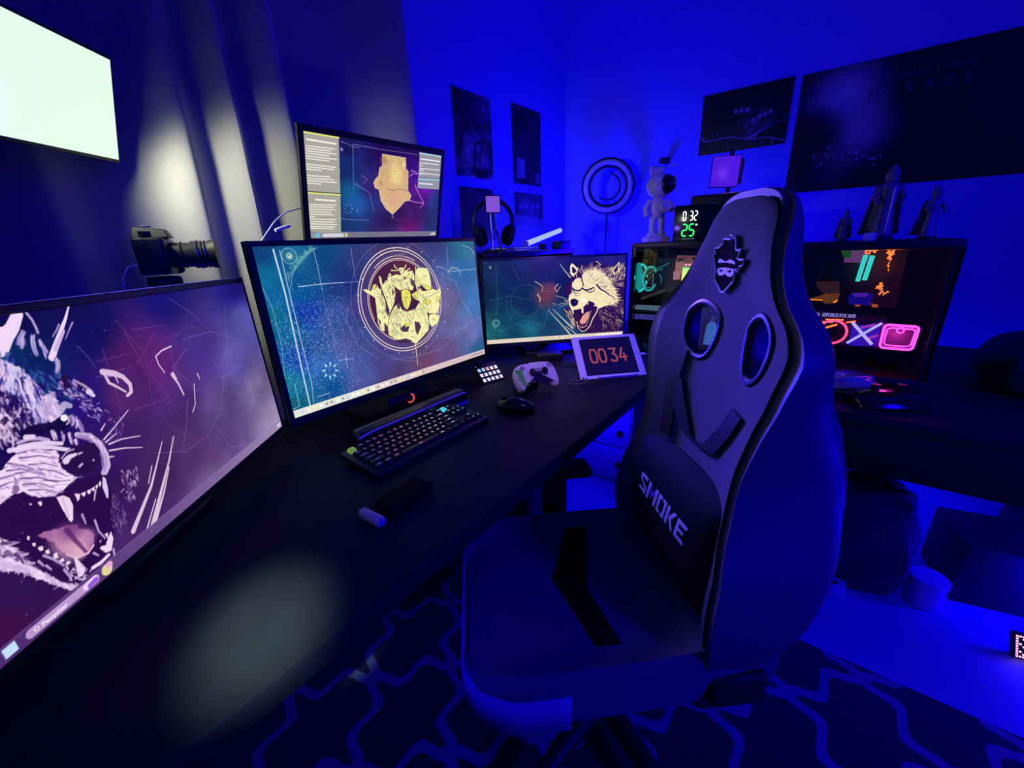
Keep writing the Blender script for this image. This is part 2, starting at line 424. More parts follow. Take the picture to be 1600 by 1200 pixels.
# rug with an ogee lattice
def rug():
    m = bpy.data.materials.new('trellis_rug'); m.use_nodes = True; nt = m.node_tree; b = nt.nodes['Principled BSDF']
    L = nt.links.new
    def N(op, a, c=None):
        n = nt.nodes.new('ShaderNodeMath'); n.operation = op
        for i, v in enumerate((a, c)):
            if v is None: continue
            if isinstance(v, (int, float)): n.inputs[i].default_value = v
            else: L(v, n.inputs[i])
        return n.outputs[0]
    tc = nt.nodes.new('ShaderNodeTexCoord'); sp = nt.nodes.new('ShaderNodeSeparateXYZ'); L(tc.outputs['Object'], sp.inputs[0])
    x, y = sp.outputs[0], sp.outputs[1]; P = .232
    def fam(a, c):
        ph = N('MULTIPLY', c, 2 * math.pi / P); s = N('SINE', ph); s3 = N('SINE', N('MULTIPLY', ph, 2.0))
        w = N('ADD', N('MULTIPLY', s, .020), N('MULTIPLY', s3, -.012))
        t = N('DIVIDE', N('ADD', a, w), P); f = N('SUBTRACT', N('FRACT', t), .5); d = N('SUBTRACT', .5, N('ABSOLUTE', f))
        return N('MULTIPLY', d, P)
    A = N('MULTIPLY', N('ADD', x, y), .7071); B = N('MULTIPLY', N('SUBTRACT', x, y), .7071)
    A = N('ADD', A, -(.58 + .73) * .7071 + P * 20); B = N('ADD', B, -(.58 - .73) * .7071 + P * 20)
    d = N('MINIMUM', fam(A, B), fam(B, A))
    r = nt.nodes.new('ShaderNodeMapRange'); r.inputs[1].default_value = .012; r.inputs[2].default_value = .017; r.inputs[3].default_value = 1; r.inputs[4].default_value = 0; L(d, r.inputs[0])
    n = nt.nodes.new('ShaderNodeTexNoise'); n.inputs['Scale'].default_value = 350; L(tc.outputs['Object'], n.inputs['Vector'])
    mx = nt.nodes.new('ShaderNodeMix'); mx.data_type = 'RGBA'; L(r.outputs[0], mx.inputs[0]); mx.inputs[6].default_value = (.02, .02, .023, 1); mx.inputs[7].default_value = (.28, .28, .31, 1)
    L(mx.outputs[2], b.inputs['Base Color']); b.inputs['Roughness'].default_value = 1; b.inputs['Sheen Weight'].default_value = .2
    bp = nt.nodes.new('ShaderNodeBump'); bp.inputs['Distance'].default_value = .003; bp.inputs['Strength'].default_value = .6; L(n.outputs[0], bp.inputs['Height']); L(bp.outputs[0], b.inputs['Normal'])
    o = MB().box((.28, -.35, .006), (2.0, 2.9, .012), bev=.004).build('patterned_rug', m)
    # lattice coordinates are the room's own
    tag(o, 'dark rug with a pale ogee trellis pattern lying under the gaming chair', 'rug')
rug()

# ================================================================ DESKS
dk = thing('long_desk', 'black desk running under the four monitors', 'desk', (.4, .85, 0))
MB().box((.395, .84, .73), (1.935, .80, .04), bev=.003).build('tabletop', DESKM, dk)
for x in (-.50, .98):
    b = MB()
    b.box((x, .74, .362), (.05, .06, .696), bev=.004).box((x, 1.12, .362), (.05, .06, .696), bev=.004).box((x, .85, .68), (.05, .5, .05), bev=.004)
    b.build('leg_frame', BLKM, dk)
MB().box((.39, 1.0, .69), (1.75, .05, .03), bev=.003).build('cross_beam', BLKM, dk)

d2 = thing('side_desk', 'black desk with a deep front panel carrying the two computers by the right wall', 'desk', (1.9, -.5, 0))
MB().box((1.89, -.07, .735), (1.04, 2.62, .03), bev=.003).build('tabletop', DESKM, d2)
MB().box((1.41, -.58, .645), (.03, 1.58, .148), bev=.003).build('front_panel', BLK, d2)
MB().box((2.40, -.07, .60), (.03, 2.60, .235), bev=.003).build('back_panel', BLK, d2)
for y in (.22, -1.35):
    MB().box((1.90, y, .36), (.94, .03, .718), bev=.003).build('side_panel', BLK, d2)

bc = thing('added_dark_box', 'added dark box filling the black area under the long desk', 'added box', (1.22, 1.05, 0))  # box added to keep the view between the desk legs black
MB().box((1.22, 1.06, .30), (.36, .30, .58), bev=.008).build('cabinet', BLK, bc); MB().lathe([(.10, 0), (.105, .006), (.085, .010), (.02, .002)], (0, 0, 0), 28).build('front_dish', BLKM, bc).matrix_world = Matrix.Translation((1.22 - 1.22, .905 - 1.05, .30)) @ Matrix.Rotation(math.radians(90), 4, 'X')
for x in (1.08, 1.36):
    for y in (1.0, 1.15): MB().cyl((x, y, 0), (x, y, .012), .018).build('foot', BLK, bc)
# under-desk drawer unit, bright in the blue light
du = thing('drawer_unit', 'pale drawer unit standing on the floor under the far end of the desk', 'drawer unit', (1.98, .86, 0))
MB().box((1.98, .88, .29), (.36, .44, .56), bev=.006).build('body', WHT, du)
for z in (.12, .30, .47):
    dr = MB().box((1.797, .88, z), (.012, .42, .165), bev=.004).build('drawer', WHT, du)
    MB().box((1.786, .72, z), (.014, .03, .03), bev=.003).build('handle', BLK, dr)

# ================================================================ MONITORS
def monitor(name, label, M, w, h, stand_xy, chin=.012, base=(.24, .20), bez=.012, deskz=.75, arm=True, thick=.022, group=None, cat='monitor'):
    c = M.translation; t = thing(name, label, cat, (stand_xy[0], stand_xy[1], deskz), group)
    b = MB(M)   # bezel as a frame around the screen
    T = thick
    b.box((0, T / 2 + .001, h / 2 + bez / 2), (w + 2 * bez, T, bez)); b.box((0, T / 2 + .001, -h / 2 - chin / 2), (w + 2 * bez, T, chin))
    for sx in (-1, 1): b.box((sx * (w / 2 + bez / 2), T / 2 + .001, (bez - chin) / 2 * 0), (bez, T, h + .0005))
    b.build('bezel', BLK, t, weld=False, bevel=.0012)
    b = MB(M); b.box((0, T * .5 + .008, 0), (w + bez * 1.6, T, h + bez * 1.2), bev=.008); b.box((0, T + .022, -.01), (w * .42, .035, h * .45), bev=.012); b.build('rear_shell', BLKM, t)
    if arm:
        nk = M @ Vector((0, T + .045, -.02)); px, py = stand_xy
        MB().tube([nk, Vector((nk.x * .3 + px * .7, nk.y * .3 + py * .7, nk.z - .02)), Vector((px, py, nk.z - .08)), Vector((px, py, deskz + .015))], .019, 12).build('stand_neck', BLKM, t)
        yaw = math.atan2(M[1][0], M[0][0])
        MB(Matrix.Translation((px, py, deskz)) @ Matrix.Rotation(yaw, 4, 'Z')).box((0, -.02, .0085), (base[0], base[1], .015), bev=.005).build('stand_base', BLKM, t)
    return t

def noise_fur(P, rnd, region, n, dirf, col, L=(6, 14), w=(1.2, .5), al=.9, jit=.35):
    """short hairs inside a polygon (given as seen in the photo)"""
    xs = [p[0] for p in region]; ys = [p[1] for p in region]; k = 0; tries = 0
    while k < n and tries < n * 20:
        tries += 1; x = rnd.uniform(min(xs), max(xs)); y = rnd.uniform(min(ys), max(ys)); c = False
        for i in range(len(region)):
            ax, ay = region[i]; bx, by = region[(i + 1) % len(region)]
            if (ay > y) != (by > y) and x < (bx - ax) * (y - ay) / (by - ay) + ax: c = not c
        if not c: continue
        k += 1; a = dirf(x, y) + rnd.gauss(0, jit); l = rnd.uniform(*L)
        mid = (x + math.cos(a) * l * .5, y + math.sin(a) * l * .5); a2 = a + rnd.gauss(0, .25)
        cc = col[rnd.randrange(len(col))]
        P.line([(x, y), mid, (mid[0] + math.cos(a2) * l * .5, mid[1] + math.sin(a2) * l * .5)], cc, w[0] * rnd.uniform(.7, 1.3), w[1], al * rnd.uniform(.6, 1))

# ---- left monitor ------------------------------------------------------------
ML = frame((.139, .8064, .9981), 40.4, 2.2, -.4)
left = monitor('widescreen_monitor', 'large monitor at left angled inward showing a purple-tinted snarling wolf mouth', ML, .60, .3375, (.02, .93), bez=.010, chin=.014)

P = Paint(ML, .60, .3375, 660, 372)
W_ = (240, 215, 246); W2 = (205, 175, 225); DK = (34, 8, 62); BL_ = (200, 195, 240)
P.wash([((20, 500), (6, 2, 64)), ((120, 480), (6, 2, 70)), ((250, 460), (8, 3, 92)), ((360, 450), (22, 16, 120)), ((380, 500), (84, 80, 160)), ((370, 560), (92, 80, 158)),
        ((60, 570), (2, 26, 90)), ((20, 560), (4, 44, 104)), ((140, 520), (4, 2, 92)), ((130, 620), (34, 10, 112)), ((200, 560), (78, 22, 96)), ((240, 560), (88, 26, 104)), ((190, 620), (78, 32, 104)),
        ((280, 620), (72, 34, 104)), ((310, 540), (62, 40, 124)), ((340, 640), (98, 72, 138)), ((400, 610), (128, 112, 160)), ((425, 660), (150, 134, 172)), ((300, 700), (84, 52, 112)), ((250, 740), (68, 34, 92)),
        ((60, 700), (26, 6, 80)), ((120, 760), (40, 12, 78)), ((30, 820), (30, 6, 60)), ((180, 800), (54, 20, 84)), ((200, 850), (68, 34, 96)), ((90, 900), (44, 12, 70)), ((40, 930), (46, 18, 76)), ((10, 980), (56, 12, 62)), ((90, 950), (52, 18, 74)), ((330, 760), (110, 84, 130))], 3.2)  # the panel's lavender viewing-angle glow is painted into this wash
P.clouds(.07, 6, 3)
rnd = random.Random(7)
# dim red pattern and pale chart lines in the background art
for a in ((150, 565, 205, 552), (150, 590, 208, 572), (205, 515, 260, 508), (210, 640, 262, 622), (225, 560, 270, 650), (195, 520, 240, 600), (240, 520, 215, 570), (160, 545, 190, 640), (250, 600, 285, 660), (180, 500, 232, 560)):
    P.line([a[:2], a[2:]], (150, 90, 150), 2.2, 1.0, .35)
for a in (((262, 465), (300, 490), (330, 520)), ((350, 480), (355, 540), (345, 580)), ((285, 530), (330, 518), (360, 528)), ((120, 540), (135, 555), (150, 575)), ((290, 545), (270, 575), (300, 600)), ((330, 560), (350, 590), (345, 640), (325, 680), (290, 705), (240, 708)), ((293, 625), (291, 665), (285, 705)), ((345, 590), (380, 570)), ((340, 668), (360, 700), (400, 690))):
    P.line(a, (150, 130, 200), 1.6, 1.0, .45)
P.ring((308, 560), 62, 1.4, (130, 100, 170), .3); P.ring((300, 600), 95, 1.2, (130, 100, 170), .25)
# pale ear-like fragments
for a, w in ((((160, 581), (178, 583), (192, 589), (203, 600), (205, 612), (199, 618)), (9, 5)), (((163, 584), (170, 598), (182, 604), (196, 612)), (5, 3)), (((170, 588), (180, 588), (184, 598)), (3, 2)), (((267, 541), (252, 548), (243, 557), (248, 570), (257, 582)), (3, 2)), (((268, 585), (279, 600), (287, 617)), (5, 3)), (((270, 583), (276, 592)), (5, 2)), (((303, 600), (305, 632), (301, 644)), (2, 2)), (((308, 584), (312, 592)), (3, 2))):
    P.line(a, (226, 196, 226), w[0], w[1], .95)
P.poly([(167, 588), (178, 588), (184, 600), (174, 598)], (60, 14, 90), .8)
# ears and crown hair
P.line([(27, 491), (19, 512), (8, 526), (-2, 545)], W_, 12, 20); P.line([(4, 520), (0, 545)], W_, 14, 10)
def tuft(pts, w, n, cols, lw=(2.2, .8), al=.85):
    for _ in range(n):
        dx = rnd.gauss(0, w * .35); dy = rnd.gauss(0, w * .2); a = rnd.uniform(0, .35); m = len(pts) - 1
        Q = []
        for k in range(5):
            t = a + (1 - a) * k / 4 * rnd.uniform(.85, 1); i = min(m - 1, int(t * m)); f = t * m - i; Q.append((pts[i][0] * (1 - f) + pts[i + 1][0] * f + dx, pts[i][1] * (1 - f) + pts[i + 1][1] * f + dy))
        P.line(Q, cols[rnd.randrange(len(cols))], lw[0] * rnd.uniform(.6, 1.3), lw[1], al * rnd.uniform(.5, 1))
P.line([(41, 489), (50, 500), (56, 512), (59, 520)], W2, 3, 3, .9)
P.line([(107, 479), (102, 498), (95, 517), (88, 537), (81, 559)], W_, 2, 9); P.line([(99, 517), (92, 534), (87, 546)], W2, 4, 6)
P.line([(113, 504), (108, 515), (102, 530)], W2, 2.5, 1, .8); P.line([(92, 507), (88, 516), (82, 526)], W2, 2.5, 1.5, .8)
for a in (((38, 516), (31, 530), (29, 540)), ((51, 521), (50, 534), (53, 548), (58, 557)), ((60, 530), (68, 546), (71, 560)), ((36, 528), (34, 545)), ((66, 540), (74, 552)), ((88, 560), (90, 572), (88, 584)), ((10, 552), (16, 560))):
    tuft(a, 5, 16, [(190, 175, 214), W2, (110, 110, 190)])
down = lambda x, y: math.radians(72) - (x - 40) * .008
crown = [(-8, 545), (15, 548), (55, 570), (100, 585), (110, 600), (110, 640), (95, 660), (60, 665), (40, 660), (10, 640), (-8, 650)]
noise_fur(P, rnd, crown, 260, down, [(10, 50, 110), (20, 10, 100), (60, 90, 160)], (10, 22), (4, 1.5), .8)
P.poly([(-8, 566), (20, 576), (42, 594), (54, 606), (58, 630), (50, 640), (30, 626), (10, 608), (-8, 602)], (190, 175, 220), .55, 3, 8)
noise_fur(P, rnd, [(-8, 556), (22, 568), (48, 588), (60, 602), (68, 630), (60, 658), (42, 645), (20, 628), (-8, 612)], 520, down, [W_, W_, W2, BL_, (70, 60, 160), (20, 20, 100)], (10, 26), (3.2, .8), .9, .18)
noise_fur(P, rnd, [(-8, 600), (14, 610), (34, 630), (52, 650), (40, 664), (10, 646), (-8, 634)], 200, down, [(18, 10, 96), W2, (60, 90, 170), BL_], (8, 20), (3, .8), .85, .2)
noise_fur(P, rnd, [(0, 600), (30, 625), (60, 655), (60, 668), (30, 660), (0, 640)], 120, down, [DK, (20, 5, 90), W2], (8, 18), (4, 1.5), .85)
P.poly([(63, 628), (72, 618), (80, 614), (88, 630), (93, 645), (90, 655), (78, 658), (66, 650), (61, 640)], W_, .95, 1.2, 3)
noise_fur(P, rnd, [(62, 612), (84, 612), (94, 645), (80, 657), (62, 648)], 110, lambda x, y: math.radians(62), [W_, W2, (170, 150, 205)], (7, 15), (3, 1), .85)
noise_fur(P, rnd, [(88, 590), (130, 600), (158, 640), (168, 640), (150, 660), (110, 625), (92, 610)], 150, lambda x, y: math.radians(35), [W2, (150, 120, 190), (40, 15, 110)], (3, 9), (2.6, 1.2), .8)
P.spot((101, 591), 5, DK, 1, False); P.spot((104, 602), 4.5, DK, 1, False); P.spot((127, 600), 6, DK, 1, False); P.spot((137, 608), 5, DK, 1, False); P.line([(115, 594), (132, 603), (143, 612)], W2, 3, 5, .8); P.line([(138, 612), (146, 618)], W_, 8, 5, .9)
P.poly([(-6, 656), (10, 664), (17, 672), (19, 684), (12, 690), (2, 692), (-6, 690)], W_, .95, 1.0, 5)
noise_fur(P, rnd, [(-6, 640), (15, 650), (28, 668), (22, 690), (-6, 690)], 90, lambda x, y: math.radians(55), [W_, W2, DK], (7, 14), (3.5, 1), .85)
P.line([(94, 641), (101, 632), (109, 634)], (200, 180, 220), 10, 7, .85)
# eye
P.poly([(40, 668), (60, 662), (80, 660), (95, 650), (112, 648), (112, 666), (98, 672), (75, 676), (50, 678), (30, 684)], (14, 2, 52), .92)
P.spot((100, 653), 4.5, (250, 240, 255), 1, False); P.line([(106, 652), (108, 658), (104, 663)], W2, 3, 2)
for a in (((111, 648), (115, 657), (112, 666)), ((118, 650), (121, 662), (119, 669)), ((123, 657), (127, 668), (129, 675)), ((80, 672), (84, 680), (86, 687)), ((96, 676), (99, 684), (98, 690)), ((108, 676), (111, 686), (113, 693)), ((117, 687), (120, 695))):
    tuft(a, 4, 12, [W2, W_, (120, 90, 170)], (2.4, 1))
# bridge of the nose
for k, a in enumerate((((28, 692), (45, 686), (62, 685), (75, 688)), ((30, 699), (52, 694), (75, 692), (96, 693)), ((26, 704), (50, 699), (80, 699), (108, 703)), ((40, 683), (52, 682)), ((15, 704), (24, 702)))):
    P.line(a, W_ if k else W2, 6 if k else 4, 5, .95)
# muzzle
mz = [(-8, 742), (4, 733), (12, 720), (28, 708), (60, 702), (88, 704), (93, 713), (91, 722), (96, 730), (104, 738), (120, 746), (114, 752), (104, 760), (97, 767), (86, 774), (70, 777), (50, 775), (36, 768), (28, 771), (16, 774), (4, 784), (-8, 795)]
P.poly(mz, W_, 1, .8, 9)
P.poly([(22, 742), (26, 752), (31, 766), (24, 771), (18, 770), (22, 755)], (120, 70, 140), .8, 1, 2)
for a in (((12, 724), (35, 727), (52, 733)), ((10, 736), (30, 733), (48, 735)), ((24, 740), (45, 737), (70, 742)), ((30, 748), (60, 746), (90, 754)), ((36, 757), (60, 755), (84, 762)), ((45, 766), (66, 765), (84, 768)), ((30, 716), (60, 712), (86, 716)), ((0, 748), (14, 744), (22, 741)), ((0, 760), (12, 755), (22, 752)), ((45, 726), (70, 724), (90, 729)), ((60, 733), (85, 736), (104, 744)), ((70, 750), (95, 752), (110, 750))):
    P.line(a, (80, 40, 110), 2.2, 1.0, .75)
noise_fur(P, rnd, mz, 120, lambda x, y: math.radians(10), [(170, 130, 190), (255, 240, 255), (120, 70, 150)], (6, 16), (2, 1), .5, .3)
# nose pad
P.line([(120, 679), (140, 681), (156, 693), (165, 710), (168, 728), (163, 738)], (205, 178, 222), 7, 10, .95); tuft([(120, 679), (140, 681), (156, 693), (165, 710), (168, 728), (163, 740)], 5, 40, [W_, W2, (150, 115, 185)], (2.4, 1))
P.line([(122, 682), (138, 686), (152, 697), (160, 714), (161, 730)], (170, 140, 200), 5, 4, .7)
P.poly([(92, 717), (100, 706), (119, 697), (131, 692), (147, 692), (156, 704), (155, 712), (152, 725), (147, 735), (131, 741), (112, 738), (100, 727)], (40, 12, 66), 1)
P.line([(96, 716), (104, 706), (115, 702)], W2, 2, 2, .9); P.line([(103, 720), (108, 714), (118, 710)], W_, 9, 4, .95); P.line([(124, 729), (128, 725)], W2, 3, 3); P.line([(123, 709), (128, 707)], W2, 3, 2); P.spot((146, 719), 2.5, W2)
# whiskers
for a in (((162, 687), (178, 668), (200, 641)), ((165, 691), (182, 677)), ((170, 694), (190, 686), (219, 681)), ((171, 704), (195, 700), (222, 699)), ((158, 672), (164, 662)), ((170, 714), (178, 713))):
    P.line(a, (235, 200, 235), 2.6, 1.4, .95)
# mouth, tongue and teeth
P.poly([(-8, 800), (8, 786), (24, 774), (36, 772), (60, 778), (86, 778), (100, 768), (118, 752), (150, 742), (165, 742), (172, 762), (176, 800), (178, 840), (172, 868), (146, 890), (128, 905), (100, 902), (60, 878), (20, 850), (-8, 836)], (42, 9, 70), .95)
P.poly([(57, 836), (75, 829), (90, 827), (106, 820), (119, 820), (122, 826), (138, 827), (147, 835), (146, 852), (138, 865), (120, 872), (104, 866), (94, 859), (85, 849), (70, 841)], (170, 104, 160), .95, 1, 4)
for p, r, c, a in (((112, 852), 30, (226, 176, 200), .8), ((96, 842), 22, (196, 136, 176), .6), ((138, 838), 16, (186, 130, 180), .6), ((126, 862), 14, (235, 190, 205), .7), ((112, 826), 22, (90, 36, 110), .6)): P.spot(p, r, c, a)
P.line([(104, 828), (118, 845), (134, 862)], (84, 30, 100), 7, 4, .75); P.line([(104, 866), (120, 872), (138, 864), (146, 852)], (245, 205, 225), 2, 3, .8)
TT = (240, 214, 240)
P.poly([(88, 777), (98, 774), (108, 778), (114, 790), (114, 812), (111, 816), (107, 812), (97, 795)], TT, 1); P.line([(97, 779), (108, 808)], (200, 165, 215), 3, 2, .6)
P.poly([(160, 744), (165, 748), (169, 765), (169, 779), (166, 777), (160, 761)], (220, 200, 240), 1)
for T_ in ([(116, 771), (125, 772), (124, 780), (121, 783)], [(126, 771), (134, 768), (133, 774), (130, 776)], [(135, 767), (142, 764), (141, 771), (138, 772)], [(142, 764), (148, 760), (147, 766), (145, 768)], [(149, 759), (153, 756), (152, 763), (150, 764)], [(154, 754), (157, 751), (158, 758), (155, 761)],
           [(58, 785), (64, 783), (66, 788), (63, 791)], [(44, 786), (50, 787), (48, 790)], [(42, 838), (46, 838), (46, 844), (42, 843)], [(50, 849), (55, 848), (56, 854), (51, 853)], [(59, 855), (66, 853), (68, 859), (64, 861), (60, 859)], [(70, 861), (76, 858), (78, 865), (72, 866)], [(83, 866), (89, 863), (91, 872), (84, 873)], [(92, 876), (98, 872), (101, 876), (96, 879)], [(101, 881), (107, 876), (111, 879), (105, 883)],
           [(115, 870), (119, 872), (134, 888), (129, 900), (122, 902), (119, 888)], [(173, 830), (177, 841), (174, 860), (165, 864), (156, 857), (157, 854), (165, 852), (168, 842)], [(155, 846), (158, 843), (157, 848)], [(163, 835), (168, 832), (169, 842)]):
    P.poly(T_, TT, 1)
for a in (((169, 866), (160, 875), (148, 884), (140, 893)), ((68, 868), (84, 874), (100, 884)), ((128, 804), (134, 818)), ((148, 813), (154, 830), (164, 841)), ((149, 766), (147, 782)), ((60, 877), (68, 884)), ((118, 902), (128, 906), (136, 905)), ((100, 890), (108, 900), (112, 907)), ((72, 884), (80, 890)), ((177, 858), (180, 872), (177, 882)), ((146, 864), (154, 868))):
    P.line(a, W2, 3, 2, .9)
P.line([(170, 867), (158, 879), (145, 887)], W_, 4, 5) #P.line([(170, 867), (158, 879), (145, 887)], W_, 4, 5)
noise_fur(P, rnd, [(100, 880), (136, 882), (138, 902), (112, 906)], 26, lambda x, y: 1.2, [W2, TT], (3, 7), (2.6, 1), .8, .8)
# lower jaw fur
noise_fur(P, rnd, [(-8, 838), (12, 852), (34, 872), (50, 885), (40, 892), (18, 884), (-8, 882)], 260, lambda x, y: math.radians(28), [W_, W_, W2, (90, 50, 110)], (9, 20), (5, 1.5), .9)
noise_fur(P, rnd, [(26, 880), (44, 888), (66, 896), (86, 906), (108, 916), (126, 918), (118, 922), (96, 916), (70, 906), (46, 896), (30, 890)], 150, lambda x, y: math.radians(205), [W_, W_, W2], (5, 12), (4, 1), .9, .35)
noise_fur(P, rnd, [(-8, 870), (30, 884), (50, 894), (28, 892), (-8, 890)], 80, lambda x, y: math.radians(190), [W_, W2], (9, 16), (4, 1), .9, .2)
# claw marks and scuffs
for a, w in ((((271, 682), (264, 720), (255, 755), (246, 790), (236, 828)), (2, 8)), (((253, 690), (244, 728), (236, 760), (224, 790), (208, 830)), (1.5, 8)), (((264, 730), (256, 770), (243, 815)), (2, 5)), (((237, 728), (232, 755)), (2, 2)), (((243, 780), (230, 825)), (2, 3))):
    P.line(a, (235, 212, 232), w[0], w[1], .9)
noise_fur(P, rnd, [(186, 732), (194, 738), (212, 728), (216, 742), (206, 790), (196, 780)], 60, lambda x, y: math.radians(70), [(200, 170, 210), (120, 90, 150)], (3, 8), (2.5, 1), .8)
noise_fur(P, rnd, [(176, 770), (192, 775), (200, 815), (184, 835), (172, 820)], 70, lambda x, y: math.radians(70), [(170, 140, 190), (110, 70, 140)], (2, 7), (2, 1), .6)
noise_fur(P, rnd, [(170, 648), (195, 650), (190, 690), (170, 690)], 40, lambda x, y: math.radians(110), [(150, 110, 180)], (2, 6), (2, 1), .5)
for k in range(90): P.spot((rnd.uniform(0, 430), rnd.uniform(470, 960)), rnd.uniform(.8, 1.8), (180, 160, 210), rnd.uniform(.2, .6))
# the panel's own taskbar, drawn in the screen's coordinates
P.fl = True
for k in range(40):
    u0 = k / 40; c = np.array((78, 44, 112)) * (1 - u0) + np.array((152, 136, 172)) * u0
    if .38 < u0: c = c * 1.05
    P.poly([(u0, 0), (u0 + .0255, 0), (u0 + .0255, .052), (u0, .052)], c, .96)
P.line([(0, .053), (1, .053)], (150, 110, 170), 1.2, al=.6)
P.line([(.058, .026), (.185, .026)], (190, 150, 205), 12); P.line([(.165, .026), (.185, .03)], (240, 210, 250), 9); P.line([(.172, .02), (.186, .024)], (150, 90, 220), 7)
P.poly([(.014, .012), (.034, .012), (.034, .046), (.014, .046)], (196, 222, 252), 1)
P.spot((.213, .026), 8, (226, 215, 150), 1, False); P.spot((.221, .036), 5, (235, 170, 210), 1, False)
P.line([(.968, .028), (.992, .028)], (250, 240, 250), 3); P.line([(.972, .015), (.99, .015)], (250, 240, 250), 2)
P.fl = False
sl = P.build('screen', painted('wolf_wallpaper_light', 1.0), left, d=.0002)
TXT = emit('white_screen_text', (.9, .8, 1.0), .9, sample=False)
def on_screen(M, w, h, u, v, d=.001): return M @ Matrix.Translation(((u - .5) * w, -d, (v - .5) * h))
text_mesh('Pesquisar', on_screen(ML, .60, .3375, .075, .018), .0075, TXT, 'search_text', left)
MB(ML).torus(((.066 - .5) * .6, -.001, (.028 - .5) * .3375), .0022, .0005, axis=(0, 1, 0), n=16, k=5).build('search_icon', TXT, left)
MB(ML).box((0, .003, .3375 / 2 + .0108), (.62, .004, .0012)).build('bezel_highlight', mat('bezel_highlight_grey', (.5, .5, .52), .3, metal=.4), left)  # pale strip drawn in for the highlight along the bezel top

# ---- centre monitor ------------------------------------------------------------
MC = frame((.7467, .9861, 1.0389), -.1, 3.0, -.1)
cen = monitor('widescreen_monitor', 'largest centre monitor with a gold crowd emblem on a blue starry chart', MC, .70, .394, (.75, 1.14), bez=.012, chin=.022, base=(.30, .24))
P = Paint(MC, .70, .394, 620, 349); rnd = random.Random(3)
P.wash([((405, 395), (12, 58, 104)), ((420, 430), (10, 88, 122)), ((470, 400), (22, 92, 128)), ((500, 400), (10, 70, 118)), ((470, 450), (4, 78, 130)), ((480, 490), (8, 50, 150)), ((450, 520), (6, 92, 138)), ((470, 560), (10, 62, 160)), ((430, 500), (8, 100, 128)),
        ((450, 600), (10, 110, 138)), ((465, 640), (8, 104, 130)), ((520, 600), (10, 76, 140)), ((500, 560), (40, 92, 168)), ((520, 500), (56, 84, 158)), ((540, 540), (84, 96, 170)), ((560, 590), (78, 88, 158)), ((620, 600), (96, 70, 120)), ((600, 560), (80, 70, 138)), ((560, 420), (52, 62, 122)),
        ((540, 440), (30, 54, 124)), ((600, 390), (70, 62, 110)), ((640, 385), (74, 62, 108)), ((680, 390), (56, 66, 122)), ((725, 385), (34, 110, 130)), ((720, 420), (36, 84, 132)), ((740, 470), (50, 96, 150)), ((735, 520), (96, 100, 160)), ((750, 550), (30, 80, 120)), ((700, 560), (92, 70, 118)), ((670, 580), (108, 64, 96)), ((700, 470), (90, 80, 120)), ((560, 480), (60, 62, 122))], 3.0)
P.clouds(.10, 6, 11)
for k in range(3600):
    x = rnd.gauss(490, 42); y = rnd.gauss(545, 48)
    if x > 580 and rnd.random() < .7: continue
    P.spot((x, y), rnd.uniform(.7, 1.5), (190, 205, 235), rnd.uniform(.25, .75))
for k in range(700): P.spot((rnd.uniform(400, 755), rnd.uniform(385, 640)), rnd.uniform(.6, 1.3), (170, 200, 220), rnd.uniform(.2, .6))
PL = (205, 225, 235)
for a, w, al in ((((427, 390), (446, 460), (470, 570), (485, 636)), 3.2, .9), (((437, 391), (448, 440), (470, 530), (487, 600), (490, 628)), 2, .7), (((400, 430), (425, 480), (440, 540), (446, 600)), 1.4, .5), (((466, 448), (510, 443), (560, 440)), 1.8, .8), (((490, 391), (497, 420), (503, 452)), 1.6, .6), (((503, 452), (508, 480), (520, 520), (533, 590), (545, 640)), 1.2, .3), (((704, 424), (745, 420)), 1.6, .7), (((698, 385), (700, 420)), 1.4, .5), (((548, 388), (556, 440)), 1.2, .5), (((530, 563), (552, 560)), 1.6, .6), (((540, 555), (543, 575)), 1.6, .6), (((492, 634), (520, 626), (556, 616), (610, 598)), 2.2, .85), (((497, 620), (515, 614)), 2, .7), (((458, 640), (468, 634), (460, 600)), 1.6, .6), (((720, 560), (730, 556), (757, 547)), 1.5, .6), (((598, 395), (600, 410)), 1.2, .5), (((610, 560), (660, 566)), 1.2, .4)):
    P.line(a, PL, w, w * .8, al)
# corner seal with a curved band
P.line([(495, 387), (480, 394), (465, 410), (457, 430), (453, 455), (455, 480)], (120, 175, 180), 2, 1.5, .7)
for k in range(46):
    t = k / 46; P.line([(452 + 40 * t, 440 - 52 * t ** .7), (452 + 40 * t - rnd.uniform(2, 9), 440 - 52 * t ** .7 - rnd.uniform(2, 8))], (120, 180, 170), 1.6, 1, .7)
P.spot((452, 400), 16, (80, 150, 150), .7); P.spot((452, 400), 8, (214, 226, 190), .95); P.ring((452, 400), 15, 1.5, (150, 200, 190), .8)
P.spot((451, 399), 3, (40, 90, 110), .8); P.spot((748, 392), 20, (110, 165, 170), .7); P.line([(722, 383), (735, 388), (742, 398)], PL, 1.5, 1.5, .7)
for k in range(8):
    a = k * math.pi / 4; P.line([(516 + 9 * math.cos(a), 579 + 10 * math.sin(a)), (516 + 12.5 * math.cos(a), 579 + 13.5 * math.sin(a))], (180, 225, 230), 4.5, 2, .9)
P.ring((516, 579), 12, 1.2, (130, 190, 200), .5)
for a in (((548, 470), (575, 440), (610, 420)), ((545, 480), (540, 500), (560, 540), (590, 560)), ((690, 430), (712, 440), (722, 470), (740, 500), (728, 510), (700, 520)), ((722, 470), (736, 488), (730, 505), (712, 522), (690, 530)), ((640, 560), (690, 545), (715, 520))):
    P.line(a, (150, 150, 190), 2.2, 1.4, .5)
